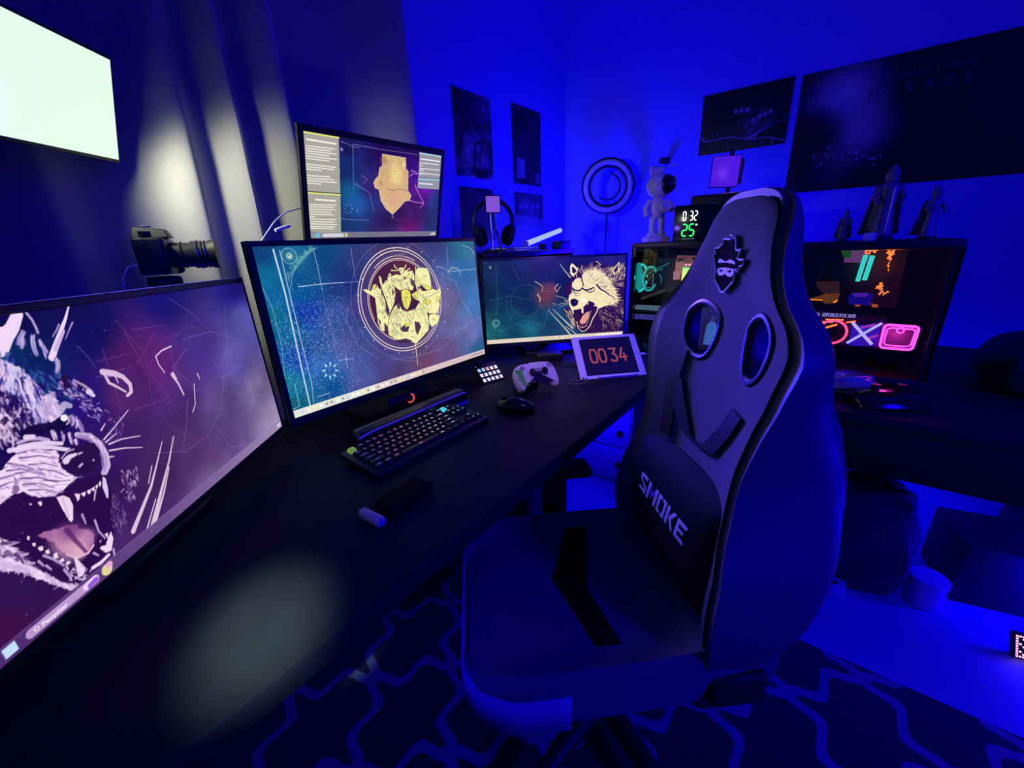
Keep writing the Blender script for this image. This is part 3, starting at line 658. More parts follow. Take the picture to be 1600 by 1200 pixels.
for k in range(240):
    P.line([(lambda x, y: (x, y))(rnd.gauss(715, 14), rnd.gauss(500, 26)), (lambda x, y: (x, y))(rnd.gauss(715, 14), rnd.gauss(500, 26))], (130, 120, 160), 1, .6, .07)
P.poly([(536, 436), (556, 430), (585, 440), (570, 460), (548, 470)], (34, 40, 110), .5, 2); P.poly([(545, 480), (570, 470), (582, 500), (560, 500)], (60, 44, 120), .5, 2)
P.line([(700, 425), (706, 418), (716, 420), (720, 430)], (196, 180, 180), 5, 3, .6)
# rings
gx, gy = P.g((630.5, 469.5)); R1 = abs(P.g((630.5, 386.5))[1] - gy)
C0 = (630.5, 469.5); RC = (240, 212, 206)
P.ring(C0, R1 * 1.14, 1.2, (150, 150, 190), .45)
P.spot(C0, R1 * .97, (80, 56, 96), .55, False)
P.ring(C0, R1, 2.2, RC, .95); P.ring(C0, R1 * .945, 2.2, RC, .95)
P.spot(C0, R1 * .80, (66, 26, 46), .95, False); P.spot((C0[0], C0[1] - 38), R1 * .45, (104, 44, 50), .7)
P.ring(C0, R1 * .80, 2.2, RC, .9, 0, 360); P.ring(C0, R1 * .85, 2.0, RC, .9, 60, 130); P.ring(C0, R1 * .77, 1.6, RC, .8, 30, 200)
for k in range(20):
    a = k * .314 + .1; p = (C0[0] + 70.5 * math.cos(a), C0[1] + 83 * math.sin(a)); P.spot(p, 2.4, (255, 240, 230), .9)
P.poly([(633, 394), (632, 402), (614, 402), (612, 398)], (120, 96, 110), .6)
# gold figures, traced in eighths of the emblem
GO = (232, 230, 160); GY = (226, 222, 84); OL = (64, 40, 60)
q = lambda L_: [(520 + x / 6.667, 400 + y / 6.667) for x, y in L_]
figs = [
 ([(310, 350), (345, 345), (400, 365), (415, 310), (440, 290), (465, 310), (485, 345), (500, 340), (520, 400), (545, 470), (560, 560), (590, 640), (560, 700), (540, 780), (500, 760), (470, 700), (455, 560), (440, 440), (400, 410), (350, 385)], GO),
 ([(485, 215), (500, 215), (520, 300), (545, 255), (565, 260), (580, 180), (605, 180), (615, 260), (640, 320), (660, 440), (620, 540), (590, 600), (560, 480), (530, 400), (505, 330)], GO),
 ([(610, 210), (660, 190), (700, 200), (760, 150), (790, 160), (830, 150), (850, 200), (850, 300), (830, 360), (760, 340), (700, 360), (640, 320), (610, 270)], GO),
 ([(690, 120), (735, 120), (740, 160), (715, 200), (695, 165)], GO),
 ([(860, 150), (880, 125), (930, 120), (985, 130), (1005, 180), (1022, 260), (1025, 350), (975, 355), (920, 300), (900, 330), (935, 360), (880, 370), (855, 280)], GO),
 ([(820, 400), (880, 360), (960, 365), (1040, 340), (1090, 360), (1115, 320), (1130, 380), (1110, 470), (1115, 520), (1085, 600), (1000, 600), (940, 560), (900, 470), (840, 440)], GO),
 ([(600, 600), (640, 530), (690, 480), (720, 560), (770, 575), (860, 550), (900, 480), (960, 545), (990, 620), (1000, 700), (1000, 770), (930, 850), (890, 890), (820, 880), (760, 860), (700, 880), (640, 860), (580, 820), (570, 700)], GO),
 ([(460, 600), (520, 560), (590, 600), (580, 700), (560, 800), (500, 770), (470, 700)], GO),
 ([(1000, 610), (1060, 600), (1115, 625), (1090, 700), (1030, 740), (1000, 690)], GO),
 ([(712, 370), (730, 350), (770, 345), (805, 365), (818, 450), (795, 530), (770, 562), (740, 530), (718, 450)], GY),
 ([(930, 290), (985, 310), (1020, 330), (1020, 355), (970, 350)], GY), ([(940, 460), (1000, 450), (1030, 480), (990, 510), (945, 490)], GY), ([(1075, 430), (1105, 420), (1105, 480), (1080, 485)], GY), ([(840, 380), (880, 370), (890, 430), (850, 440)], GY), ([(415, 300), (450, 290), (460, 330), (430, 350)], GY)]
for L_, c in figs:
    P.poly(q(L_), c, 1, .4, len(L_)); P.line(q(L_ + L_[:1]), OL, 1.1, 1.1, .55)
for L_, c in (([(700, 760), (760, 700), (800, 740), (790, 790), (730, 790)], (60, 30, 60)), ([(850, 680), (900, 690), (920, 740), (880, 830), (860, 790), (855, 720)], (60, 30, 60)), ([(640, 880), (760, 860), (820, 880), (800, 900), (700, 905)], (60, 30, 60)), ([(535, 690), (575, 740), (575, 830), (540, 800)], (60, 30, 60)), ([(815, 500), (860, 500), (850, 550), (820, 550)], (50, 26, 56)), ([(740, 700), (790, 690), (800, 720), (760, 745)], GY)):
    P.poly(q(L_), c, .9)
for L_ in ([(640, 95), (655, 125), (695, 145)], [(760, 95), (750, 125), (725, 145)], [(610, 150), (650, 152), (690, 150)], [(800, 130), (770, 152), (735, 155)], [(485, 215), (490, 260), (510, 330)], [(860, 120), (862, 170)], [(1115, 320), (1118, 380)]): P.line(q(L_), GO, 3, 1.5, .95)
for L_ in ([(600, 600), (770, 575), (960, 545)], [(770, 575), (830, 660), (860, 550)], [(640, 700), (700, 720), (720, 860)], [(590, 640), (640, 760), (620, 850)], [(900, 480), (930, 560), (1000, 770)], [(890, 380), (960, 440), (1110, 370)], [(960, 440), (1000, 600)], [(745, 435), (765, 425), (785, 435)], [(760, 440), (762, 500)], [(950, 210), (980, 205)], [(870, 200), (900, 290), (930, 360)], [(460, 420), (520, 460), (560, 600)], [(500, 400), (520, 520)], [(560, 300), (600, 420), (610, 520)], [(640, 240), (700, 260), (780, 230)], [(700, 260), (710, 340)], [(660, 360), (640, 470), (680, 480)], [(830, 200), (800, 280), (840, 320)], [(620, 560), (700, 640)], [(680, 550), (720, 620)], [(860, 560), (900, 640)], [(780, 640), (820, 700)]):
    P.line(q(L_), OL, 1.3, 1.0, .75)
for x, y, r in ((585, 205, 14), (545, 275, 13), (632, 262, 13), (792, 190, 14), (832, 172, 12), (712, 150, 12), (448, 318, 15), (648, 380, 14), (566, 430, 13), (520, 590, 14), (490, 690, 12), (540, 640, 12), (790, 330, 14), (1050, 660, 14), (845, 430, 16)):
    p_ = q([(x, y)])[0]; P.spot(p_, r / 6.667 * 1.25, (206, 206, 150), .9, False); P.ring(p_, r / 6.667 * 1.25, 1.1, OL, .7)
for L_ in ([(548, 470), (590, 560), (575, 640), (552, 560)], [(640, 430), (690, 400), (680, 470), (650, 480)], [(660, 500), (700, 470), (705, 540), (680, 560)], [(805, 230), (848, 260), (850, 320), (815, 300)], [(470, 640), (500, 680), (495, 730)], [(615, 330), (640, 380), (620, 420)], [(740, 205), (765, 230), (745, 250)], [(500, 350), (520, 400), (510, 430)], [(585, 280), (600, 330), (590, 350)], [(985, 590), (1000, 640), (1010, 600)], [(880, 300), (905, 345), (885, 350)]):
    P.poly(q(L_), (58, 32, 60), .85)
for L_ in ([(610, 580), (640, 540), (690, 560), (650, 640), (600, 660)], [(880, 520), (950, 560), (980, 640), (930, 600)], [(470, 380), (520, 420), (540, 520), (500, 500)], [(600, 780), (650, 740), (690, 800), (660, 850)]): P.poly(q(L_), (196, 196, 132), .7)
for k in range(420):
    x = rnd.uniform(420, 830); y = rnd.uniform(200, 820)
    x = x if k % 2 else x + 200; px_, py_ = q([(x, y)])[0]; gx_, gy_ = P.g((px_, py_)); cc = P.a[int(gy_), int(gx_)]
    if cc[0] > 180 and cc[2] < 190: P.line(q([(x, y), (x + rnd.uniform(-12, 12), y + rnd.uniform(4, 26)), (x + rnd.uniform(-20, 20), y + rnd.uniform(20, 40))]), OL, 1.0, .7, .5)
P.poly(q([(800, 730), (850, 700), (860, 780), (900, 860), (880, 910), (830, 900), (800, 840), (780, 800)]), GO, 1); P.line(q([(810, 780), (850, 790)]), OL, 1.2); P.line(q([(815, 840), (870, 850)]), OL, 1.2)
P.line(q([(830, 690), (846, 790), (862, 930), (886, 1140)]), (238, 206, 170), 5, 1.5); P.line(q([(866, 930), (886, 1130)]), (150, 90, 90), 1.4, 1, .7)
P.line(q([(1080, 110), (1140, 120), (1200, 150), (1225, 200)]), (176, 170, 196), 3, 2, .6)
P.fl = True
for k in range(40):
    u0 = k / 40; c = np.array((226, 220, 200)) * (1 - u0) + np.array((206, 176, 186)) * u0 if u0 > .3 else np.array((224, 222, 206))
    P.poly([(u0, 0), (u0 + .0255, 0), (u0 + .0255, .048), (u0, .048)], c, .97)
for k in range(26): P.spot((.03 + k * .022 + rnd.uniform(-.002, .002), .024), 3.6, rnd.choice([(250, 250, 250), (240, 226, 140), (180, 200, 230), (150, 150, 150), (240, 240, 230)]), .9, False)
for k in range(7): P.spot((.90 + k * .013, .024), 2.4, (120, 110, 120), .9, False)
P.fl = False
P.build('screen', painted('chart_wallpaper_light', 1.12), cen, d=.0002)
# red lit brand-free ring mark on the chin and the dark sound bar in front
REDM = emit('red_led', (1.0, .08, .05), 1.6, sample=False)
c0 = on_plane(641, 622, MC @ Vector((0, -.001, -.2)), (0, -1, 0))
MB().torus((c0.x, c0.y - .002, c0.z), .013, .0016, axis=(0, 1, 0), n=24, k=6, a0=20, a1=230).build('power_ring', REDM, cen)
MB().box((c0.x, c0.y + .004, c0.z - .002), (.16, .006, .045), bev=.002).build('chin_plate', BLK, cen)

sb = thing('sound_bar', 'low black sound bar with a rim glowing like a reflection in front of the centre monitor', 'sound bar', (.68, .865, .75))
A_ = Vector((.478, .872, .75)); B_ = Vector((.86, .868, .75))
SBO = .012
prof = [(-.03, 0), (-.034, .012), (-.028, .036), (-.012, .046), (.012, .047), (.03, .036), (.034, .012), (.03, 0)]
def bar_ring(x, s=1.0): return [(x, .880 + a * s, .751 + b * s) for a, b in prof]
MB().loft([bar_ring(.478, .7), bar_ring(.486, .95), bar_ring(.50), bar_ring(.845), bar_ring(.859, .95), bar_ring(.867, .7)]).build('housing', mat('satin_black', (.02, .02, .022), .25, nz=.05), sb)
MB().tube([(.480, .854, .785), (.492, .850, .790), (.52, .8485, .793), (.83, .8485, .793), (.858, .854, .788)], .0022, 8).build('reflection_rim', emit('violet_rim_reflection', (.03, .01, .50), .9, sample=False), sb)  # reflection along the rim imitated by emission
MB().box((.672, .8425, .762), (.36, .004, .010), bev=.0015).build('led_reflection_strip', emit('blue_bar_reflection', (.002, 0, .40), .8), sb)  # glowing strip imitates a diffuse blue LED reflection

# ---- right monitor ------------------------------------------------------------
MR = frame((1.4932, .9115, .9907), -45.1, 1.5, 0)
rgt = monitor('widescreen_monitor', 'right wing monitor showing a cream snarling wolf head on dark teal', MR, .60, .3375, (1.58, 1.03), bez=.010, chin=.016, base=(.22, .20))
P = Paint(MR, .60, .3375, 540, 304); rnd = random.Random(5)
P.wash([((760, 415), (16, 34, 66)), ((800, 420), (10, 26, 62)), ((850, 415), (10, 14, 54)), ((900, 410), (12, 12, 56)), ((960, 405), (26, 20, 76)), ((765, 460), (8, 52, 78)), ((765, 520), (26, 108, 118)), ((800, 500), (10, 74, 98)), ((830, 520), (18, 92, 108)), ((800, 455), (6, 34, 66)), ((820, 470), (8, 36, 62)), ((860, 510), (16, 66, 90)), ((880, 430), (14, 26, 66)), ((870, 520), (24, 60, 84)), ((960, 520), (36, 10, 56)), ((920, 440), (28, 12, 52))], 3)
P.clouds(.16, 6, 21)
P.spot((852, 462), 62, (104, 50, 46), .95, sy=1.0); P.spot((860, 452), 34, (120, 60, 54), .7)
for k in range(16):
    x = 846 + (k % 4) * 7; y = 444 + (k // 4) * 11; P.line([(x, y), (x + 5, y)], (150, 96, 84), 1.4, 1.4, .6); P.line([(x, y), (x, y + 6)], (70, 28, 30), 1.4, 1.4, .6)
for a, w in ((((836, 440), (842, 443), (848, 448), (847, 455)), 3), (((840, 460), (844, 466), (843, 472)), 5), (((872, 444), (866, 450), (870, 456), (876, 447)), 3.2), (((864, 474), (869, 476)), 2)): P.line(a, (214, 176, 140), w, w * .6, .9)
P.ring((822, 470), 58, 1.3, (90, 130, 140), .5); P.ring((826, 476), 84, 1.3, (80, 130, 140), .4, 150, 300)
for a in (((774, 410), (778, 470), (772, 530)), ((765, 470), (800, 462), (830, 470)), ((780, 520), (820, 500), (850, 510), (858, 480)), ((800, 414), (812, 440)), ((842, 476), (852, 486), (860, 498)), ((852, 430), (858, 422))): P.line(a, (110, 160, 160), 1.3, 1, .5)
for k in range(260): P.spot((rnd.uniform(756, 870), rnd.uniform(470, 528)), rnd.uniform(.6, 1.6), (140, 200, 190), rnd.uniform(.15, .5))
P.spot((766, 418), 7, (170, 190, 170), .8); P.ring((775, 505), 13, 2, (150, 210, 190), .7); P.ring((775, 505), 8, 1.5, (150, 210, 190), .6)
q = lambda L_: [(840 + x / 8., 390 + y / 8.) for x, y in L_]
CR = (238, 222, 170); CR2 = (206, 182, 140); DP = (44, 12, 40); DP2 = (24, 8, 40)
head = [(410, 300), (405, 200), (425, 170), (445, 180), (510, 240), (560, 225), (620, 190), (700, 175), (740, 145), (770, 175), (810, 195), (880, 205), (930, 215), (1020, 145), (1030, 195), (1095, 215), (1100, 350), (1085, 520), (1075, 800), (1060, 940), (1000, 1045), (900, 1040), (800, 1045), (700, 1045), (600, 1030), (500, 1010), (440, 940), (400, 880), (340, 800), (320, 760), (380, 720), (400, 700), (385, 640), (385, 590), (345, 560), (340, 470), (360, 430), (400, 400), (415, 360)]
P.poly(q(head), DP, 1, 1.2, 2)
rad = lambda x, y: math.atan2(y - (390 + 560 / 8.), x - (840 + 560 / 8.))
noise_fur(P, rnd, q([(425, 330), (520, 240), (700, 190), (900, 230), (1080, 230), (1090, 420), (1000, 500), (900, 420), (760, 380), (640, 330), (520, 380)]), 330, rad, [CR, CR2, DP, (150, 116, 96)], (3, 8), (2.2, .8), .9, .3)
noise_fur(P, rnd, q([(560, 330), (640, 250), (760, 260), (860, 350), (940, 450), (1000, 580), (1000, 700), (900, 680), (820, 640), (760, 560), (640, 480), (590, 440)]), 420, rad, [CR, CR, CR2], (3, 9), (3, 1), .95, .25)
noise_fur(P, rnd, q([(800, 650), (960, 700), (1060, 600), (1080, 700), (1060, 900), (1000, 1020), (860, 1030), (780, 920), (760, 800)]), 230, lambda x, y: rad(x, y) * .6 + .5, [CR2, DP2, DP, (150, 110, 90)], (4, 10), (2, .8), .85, .3)
noise_fur(P, rnd, q([(330, 750), (400, 740), (460, 880), (500, 1000), (430, 930)]), 90, lambda x, y: math.radians(62), [CR, CR2, DP], (4, 9), (2.2, .8), .9, .2)
noise_fur(P, rnd, q([(1000, 200), (1095, 220), (1095, 360), (1010, 380), (930, 330), (900, 260)]), 90, lambda x, y: math.radians(300), [CR, CR, CR2, DP], (4, 9), (2.4, .8), .95, .3)
P.poly(q([(540, 380), (560, 310), (620, 265), (720, 245), (830, 300), (920, 410), (985, 520), (1000, 640), (930, 690), (850, 700), (760, 600), (640, 440)]), CR, .95, 2.2, 6)
noise_fur(P, rnd, q([(560, 300), (720, 240), (900, 330), (1010, 560), (1000, 700), (860, 700), (740, 520), (600, 400)]), 170, rad, [DP, CR2, (255, 240, 200), CR2, (120, 80, 80)], (3, 8), (1.8, .7), .85, .25)
P.poly(q([(408, 300), (405, 205), (428, 172), (450, 185), (510, 245), (480, 300), (440, 340)]), CR, 1, .5); P.poly(q([(432, 285), (428, 215), (445, 215), (490, 265), (460, 300)]), DP, 1)
P.poly(q([(920, 260), (1022, 148), (1028, 200), (1000, 290), (950, 320)]), CR2, 1, .5); P.poly(q([(950, 262), (1012, 180), (1000, 260), (965, 290)]), DP, .95)
P.line(q([(730, 150), (745, 150), (790, 190)]), CR, 2, 1.4); P.line(q([(280, 180), (330, 250), (370, 300), (410, 350)]), CR, 1.2, 3)
# face
P.poly(q([(430, 420), (470, 370), (520, 350), (560, 370), (600, 400), (700, 430), (780, 490), (880, 560), (900, 640), (850, 700), (760, 740), (700, 660), (640, 640), (600, 700), (560, 720), (520, 740), (460, 750), (430, 770), (400, 710), (385, 620), (400, 560), (430, 540)]), CR, 1, .6, 4)
noise_fur(P, rnd, q([(430, 420), (560, 380), (780, 490), (880, 580), (850, 680), (720, 640), (560, 560), (430, 540)]), 130, rad, [CR2, (150, 116, 90), (255, 240, 200)], (2, 5), (1.5, .8), .7, .3)
P.line(q([(555, 270), (545, 330), (560, 400), (575, 450)]), DP, 5, 4, .9); P.line(q([(430, 480), (470, 510), (520, 515), (560, 480), (590, 505), (640, 500), (700, 475)]), DP2, 5.5, 5, 1)
P.line(q([(600, 510), (650, 535), (700, 520), (720, 490)]), DP2, 3.4, 2.4, 1); P.spot(q([(668, 508)])[0], 2.6, (190, 150, 70), 1, False); P.spot(q([(670, 506)])[0], 1.3, DP2, 1, False)
P.line(q([(740, 440), (780, 490), (850, 530), (900, 570), (960, 600)]), DP2, 6.5, 2.5, .95); P.line(q([(435, 505), (465, 545), (500, 545)]), DP2, 3.4, 2.4, 1); P.line(q([(415, 430), (400, 520), (420, 560)]), DP, 3, 2, .8)
P.line(q([(560, 430), (566, 470)]), (170, 60, 50), 2, 1, .8)
P.spot(q([(575, 632)])[0], 8.5, (252, 244, 214), 1, False)
P.poly(q([(408, 635), (430, 617), (470, 613), (512, 640), (500, 690), (455, 715), (425, 700), (412, 670)]), DP2, 1); P.spot(q([(470, 650)])[0], 1.6, CR, .8)
for k in range(6): P.line(q([(455 + k * 12, 560 + k * 2), (462 + k * 12, 585)]), DP, 1.3, .8, .7)
P.poly(q([(590, 700), (640, 655), (690, 655), (708, 700), (705, 760), (690, 830), (655, 930), (620, 985), (560, 1000), (510, 970), (495, 900), (520, 830), (500, 780), (450, 800), (440, 760), (520, 735), (560, 735)]), (40, 8, 40), 1)
P.poly(q([(560, 830), (600, 790), (650, 770), (640, 840), (600, 920), (550, 930), (520, 905), (540, 870)]), (222, 150, 120), 1, .5); P.line(q([(520, 920), (550, 950), (590, 940)]), (190, 60, 50), 2.4, 1.6, .9)
P.poly(q([(545, 725), (572, 715), (572, 790), (562, 805), (550, 780)]), CR, 1); P.poly(q([(432, 750), (448, 750), (452, 805), (444, 810)]), CR, 1); P.poly(q([(620, 670), (640, 665), (630, 700)]), CR2, 1)
for k in range(9): P.spot(q([(668 - k * 7, 770 + k * 22)])[0], 1.6, CR, .9, False)
P.line(q([(708, 700), (760, 700), (740, 780), (690, 860), (650, 960), (600, 1010)]), CR, 5, 3, .95); P.line(q([(490, 900), (505, 980), (560, 1025), (600, 1010)]), CR, 2.4, 2.4, .95); P.line(q([(505, 955), (560, 975), (610, 955)]), CR, 2, 2, .9)
P.line(q([(450, 750), (500, 745), (545, 735)]), CR, 2.4, 2, .9)
for a in (((380, 640), (320, 600), (220, 575)), ((380, 650), (330, 635)), ((380, 665), (310, 670), (255, 690)), ((385, 680), (330, 690), (275, 720))): P.line(q(a), CR, 1.6, 1, .95)
for a, w in ((((130, 755), (230, 860), (330, 970), (430, 1085)), (1, 4.5)), (((190, 745), (300, 850), (440, 985)), (1, 4.5)), (((350, 960), (440, 1020), (510, 1085)), (1.2, 3))): P.line(q(a), CR, w[0], w[1], .95)
for k in range(120): P.spot(q([(rnd.uniform(600, 1050), rnd.uniform(940, 1050))])[0], rnd.uniform(.6, 1.2), CR2, .5)
P.fl = True
P.poly([(0, 0), (1, 0), (1, .052), (0, .052)], (222, 206, 184), .97)
for k in range(13): P.spot((.33 + k * .024, .026), 2.6, rnd.choice([(190, 170, 110), (150, 150, 160), (240, 240, 230)]), .9, False)
for k in range(6): P.line([(.80 + k * .032, .03), (.822 + k * .032, .03)], (255, 255, 245), 3.4, 3, .9)
P.fl = False
P.build('screen', painted('wolf_head_wallpaper_light', 1.1), rgt, d=.0002)

# ---- upper portable monitor on its box -------------------------------------------
MU = frame((.9834, 1.3113, 1.4082), -1.2, -14.5, .3)
up = monitor('portable_monitor', 'smaller monitor raised above the centre one, text windows beside a gold mask', MU, .53, .298, (.98, 1.40), bez=.018, chin=.008, arm=False, deskz=1.215, thick=.014)
P = Paint(MU, .53, .298, 440, 248); rnd = random.Random(9)
P.wash([((540, 225), (24, 20, 78)), ((600, 235), (28, 6, 74)), ((660, 240), (34, 8, 84)), ((540, 260), (16, 40, 104)), ((545, 300), (14, 76, 120)), ((560, 320), (22, 60, 116)), ((580, 290), (44, 30, 104)), ((640, 330), (84, 26, 116)), ((660, 300), (96, 20, 140)), ((680, 320), (40, 60, 130)), ((600, 355), (40, 26, 80)), ((640, 350), (92, 20, 90)), ((545, 350), (16, 42, 84)), ((675, 355), (28, 40, 84)), ((650, 260), (50, 8, 110))], 3)
P.clouds(.16, 6, 31)
q = lambda L_: [(460 + x / 6.667, 190 + y / 6.667) for x, y in L_]
for a in (((480, 205), (540, 225), (620, 270), (680, 268)), ((600, 235), (900, 290), (1290, 345)), ((480, 1010), (620, 1025), (780, 1025)), ((610, 250), (615, 700)), ((700, 560), (760, 600), (720, 640)), ((620, 640), (780, 740), (830, 930))): P.line(q(a), (170, 180, 220), 1.6, 1.2, .6)
P.line(q([(1000, 1025), (1200, 1030)]), (120, 90, 170), 1.2, 1, .4); P.spot(q([(492, 290)])[0], 6, (150, 180, 210), .9)
for k in range(8):
    a = k * math.pi / 4; P.spot(q([(563 + 38 * math.cos(a), 908 + 48 * math.sin(a))])[0], 2, (150, 220, 230), 1)
P.spot(q([(655, 928)])[0], 2.4, (180, 235, 240), 1)
for a in (((1200, 570), (1240, 540), (1290, 545)), ((1215, 510), (1260, 520), (1285, 545)), ((1255, 660), (1300, 760), (1350, 850), (1310, 900)), ((1190, 820), (1260, 840), (1350, 850))): P.line(q(a), (216, 130, 226), 3, 2, .8)
msk = [(915, 338), (1160, 378), (1158, 490), (1186, 520), (1182, 720), (1215, 770), (1200, 820), (1150, 830), (1090, 900), (1022, 968), (950, 905), (900, 820), (880, 705), (840, 690), (825, 635), (850, 590), (875, 570), (888, 480), (915, 462)]
P.poly(q(msk), (216, 180, 120), 1, .3); P.line(q(msk + msk[:1]), (244, 216, 190), 1.4, 1.4, .8)
for p, r, c, a in (((1060, 560), 34, (250, 232, 140), .9), ((1050, 450), 22, (248, 226, 140), .6), ((930, 400), 16, (160, 110, 60), .6), ((1040, 800), 22, (226, 160, 130), .8), ((900, 640), 12, (190, 140, 100), .7), ((1140, 450), 12, (252, 240, 180), .8)): P.spot(q([p])[0], r, c, a)
for k in range(11): P.ring(q([(1040, 620)])[0], 8 + k * 5, 1.0, (140, 92, 60), .38, 20, 165)
for k in range(420):
    x = rnd.uniform(890, 1180); y = rnd.uniform(380, 880)
    if abs(x - 1030) < 170 - max(0, y - 700) * .55: P.line(q([(x, y), (x + rnd.uniform(-9, 9), y + rnd.uniform(-3, 14))]), (150, 96, 60), 1.1, .8, .42)
P.line(q([(900, 720), (930, 820), (1010, 930)]), (250, 210, 180), 1.4, 1.2, .8); P.line(q([(960, 700), (1030, 720), (1100, 700), (1180, 720)]), (120, 70, 50), 1.6, 1.4, .7); P.ring(q([(1022, 990)])[0], 3, 1.4, (210, 160, 190), .8)
GR = (168, 166, 150)
def panel_(poly, strip, c=GR):
    P.poly(q(poly), c, 1); P.line(q(strip), (232, 232, 110) if c is GR else (170, 220, 220), 3.4, 3.4, 1)
panel_([(90, 98), (462, 160), (478, 745), (130, 722)], [(92, 106), (462, 168)])
panel_([(132, 732), (478, 756), (486, 1156), (155, 1150)], [(134, 740), (478, 764)])
panel_([(1304, 320), (1538, 360), (1512, 596), (1290, 582)], [(1306, 328), (1536, 366)], (150, 148, 152)); panel_([(1290, 590), (1512, 604), (1505, 708), (1282, 692)], [(1292, 596), (1512, 608)], (146, 150, 160))
def lines_(x0, x1, ys, sl, c=(244, 242, 226)):
    for y, f in ys:
        xe = x0 + (x1 - x0) * f; x = x0
        while x < xe - 8:
            L_ = rnd.uniform(18, 46); P.line(q([(x, y + (x - x0) * sl), (min(x + L_, xe), y + (min(x + L_, xe) - x0) * sl)]), c, 2.6, 2.6, .9); x += L_ + 7
P.line(q([(130, 184), (430, 232)]), (250, 250, 240), 4, 4, .9)
lines_(122, 440, [(250, .98), (276, .85), (302, .97), (328, .75), (356, 1), (382, .75), (440, 1), (466, .9), (492, .5)], .12)
lines_(136, 440, [(560, .8), (588, .9), (614, 1), (640, .5)], .07)
P.line(q([(222, 812), (425, 826)]), (250, 250, 240), 4, 4, .9); lines_(158, 440, [(862, 1), (886, .9), (912, 1), (938, .8), (964, .9), (990, .2), (1014, 1), (1040, .9), (1064, 1), (1090, .95), (1110, .9)], .03)
P.line(q([(1318, 388), (1512, 416)]), (250, 250, 250), 3.4, 3.4, .9); lines_(1308, 1512, [(430, 1), (456, .2), (486, 1), (506, .25), (536, 1), (544, .1)], .1); P.line(q([(1300, 642), (1440, 654)]), (250, 250, 250), 3.4, 3.4, .9)
P.fl = True
P.poly([(0, 0), (1, 0), (1, .062), (0, .062)], (120, 118, 134), .97); P.poly([(0, 0), (.24, 0), (.24, .062), (0, .062)], (150, 150, 150), .9); P.line([(.085, .03), (.205, .03)], (214, 212, 222), 9, 9); P.poly([(.03, .01), (.055, .01), (.055, .05), (.03, .05)], (90, 200, 220), 1); P.spot((.235, .03), 4, (236, 216, 100), 1, False); P.line([(.955, .04), (.985, .04)], (245, 245, 250), 2.4, 2.4); P.line([(.94, .02), (.985, .02)], (245, 245, 250), 2.4, 2.4)
P.fl = False
P.build('screen', painted('desktop_light', 1.0), up, d=.0002)
b = MB()
for sx in (-.2, .2):
    b.cyl(MU @ Vector((sx, .02, .04)), Vector((.98 + sx * 1.25, 1.44, 1.232)), .006); b.cyl(Vector((.98 + sx * 1.25, 1.44, 1.232)), MU @ Vector((sx, .02, -.14)), .006)
b.box((.98, 1.362, 1.226), (.62, .20, .012), bev=.003); b.build('easel_stand', BLKM, up, smooth=True)
MB(MU).box((0, .012, -.158), (.5, .03, .012), bev=.002).build('stand_lip', BLKM, up)

rb = thing('monitor_riser', 'tall black riser box standing behind the centre monitor', 'riser', (.98, 1.40, .75))
MB().box((.98, 1.360, .985), (.66, .22, .466), bev=.006).build('box', BLK, rb)
for x in (.80, 1.16): MB().box((x, 1.247, .985), (.30, .006, .40), bev=.002).build('door', BLKM, rb)
cb = MB().tube([at(404, 384, Y=1.30), at(418, 362, Y=1.33), at(429, 346, Y=1.36), at(436, 340, Y=1.38), at(448, 331, Y=1.40), at(470, 325, Y=1.42)], .0022, 8).build('thin_white_cable', WHT)
tag(cb, 'thin pale cable arching behind the upper monitor down to the left', 'cable')
cb = MB().tube([at(430, 360, Y=1.33), at(441, 356, Y=1.33), at(452, 353, Y=1.34)], .0048, 10).build('plug_lead', WHT)
tag(cb, 'short thick white plug lead at the left foot of the upper monitor stand', 'cable')

# ================================================================ ON THE DESK
KX, KY, KW, KD = .605, .772, .372, .142
kb = thing('mechanical_keyboard', 'black keyboard with glowing legends fading from violet to orange to white', 'keyboard', (KX, KY, .75))
kt = math.radians(5)
KM = Matrix.Translation((KX, KY, .7705)) @ Matrix.Rotation(kt, 4, 'X')
MB(KM).box((0, 0, -.006), (KW, KD, .016), bev=.004).build('case', BLK, kb)
def keycap(w, name='key'):
    b = MB(KM); a = .0085; t = .0062; hw = w / 2 - .001
    b.loft([[(-hw, -a, .002), (hw, -a, .002), (hw, a, .002), (-hw, a, .002)], [(-hw + .002, -t, .0105), (hw - .002, -t + .0005, .0105), (hw - .002, t, .0105), (-hw + .002, t, .0105)]])
    return b
KEYM = mat('keycap_black', (.014, .014, .016), .5)
def leg_col(f):
    st = [(0, (.10, .03, .75)), (.18, (.55, .08, .62)), (.36, (.80, .18, .34)), (.5, (.95, .50, .40)), (.66, (.85, .82, .85)), (.84, (.45, .62, .85)), (1, (.1, .75, .85))]
    for (a, c), (b_, d) in zip(st, st[1:]):
        if f <= b_: t = (f - a) / (b_ - a); return tuple(c[i] * (1 - t) + d[i] * t for i in range(3))
    return st[-1][1]
LEGM = [emit('key_glow_%02d' % i, leg_col(i / 11), .9, sample=False) for i in range(12)]
U = .0193; rows = [([1] + [None, .25] + [1] * 4 + [None, .25] + [1] * 4 + [None, .25] + [1] * 4 + [None, .5] + [1] * 3)]
rows += [[1] * 13 + [2] + [None, .25] + [1] * 3, [1.5] + [1] * 12 + [1.5] + [None, .25] + [1] * 3, [1.75] + [1] * 11 + [2.25], [2.25] + [1] * 10 + [2.75] + [None, 1.25] + [1], [1.25] * 3 + [6.25] + [1.25] * 4 + [None, .25] + [1] * 3]
protos = {}; rnd = random.Random(2)
GREENK = emit('green_keycap', (.28, .52, .10), .45, sample=False); CYANK = emit('cyan_knob_glow', (.05, .62, .75), 1.0, sample=False)
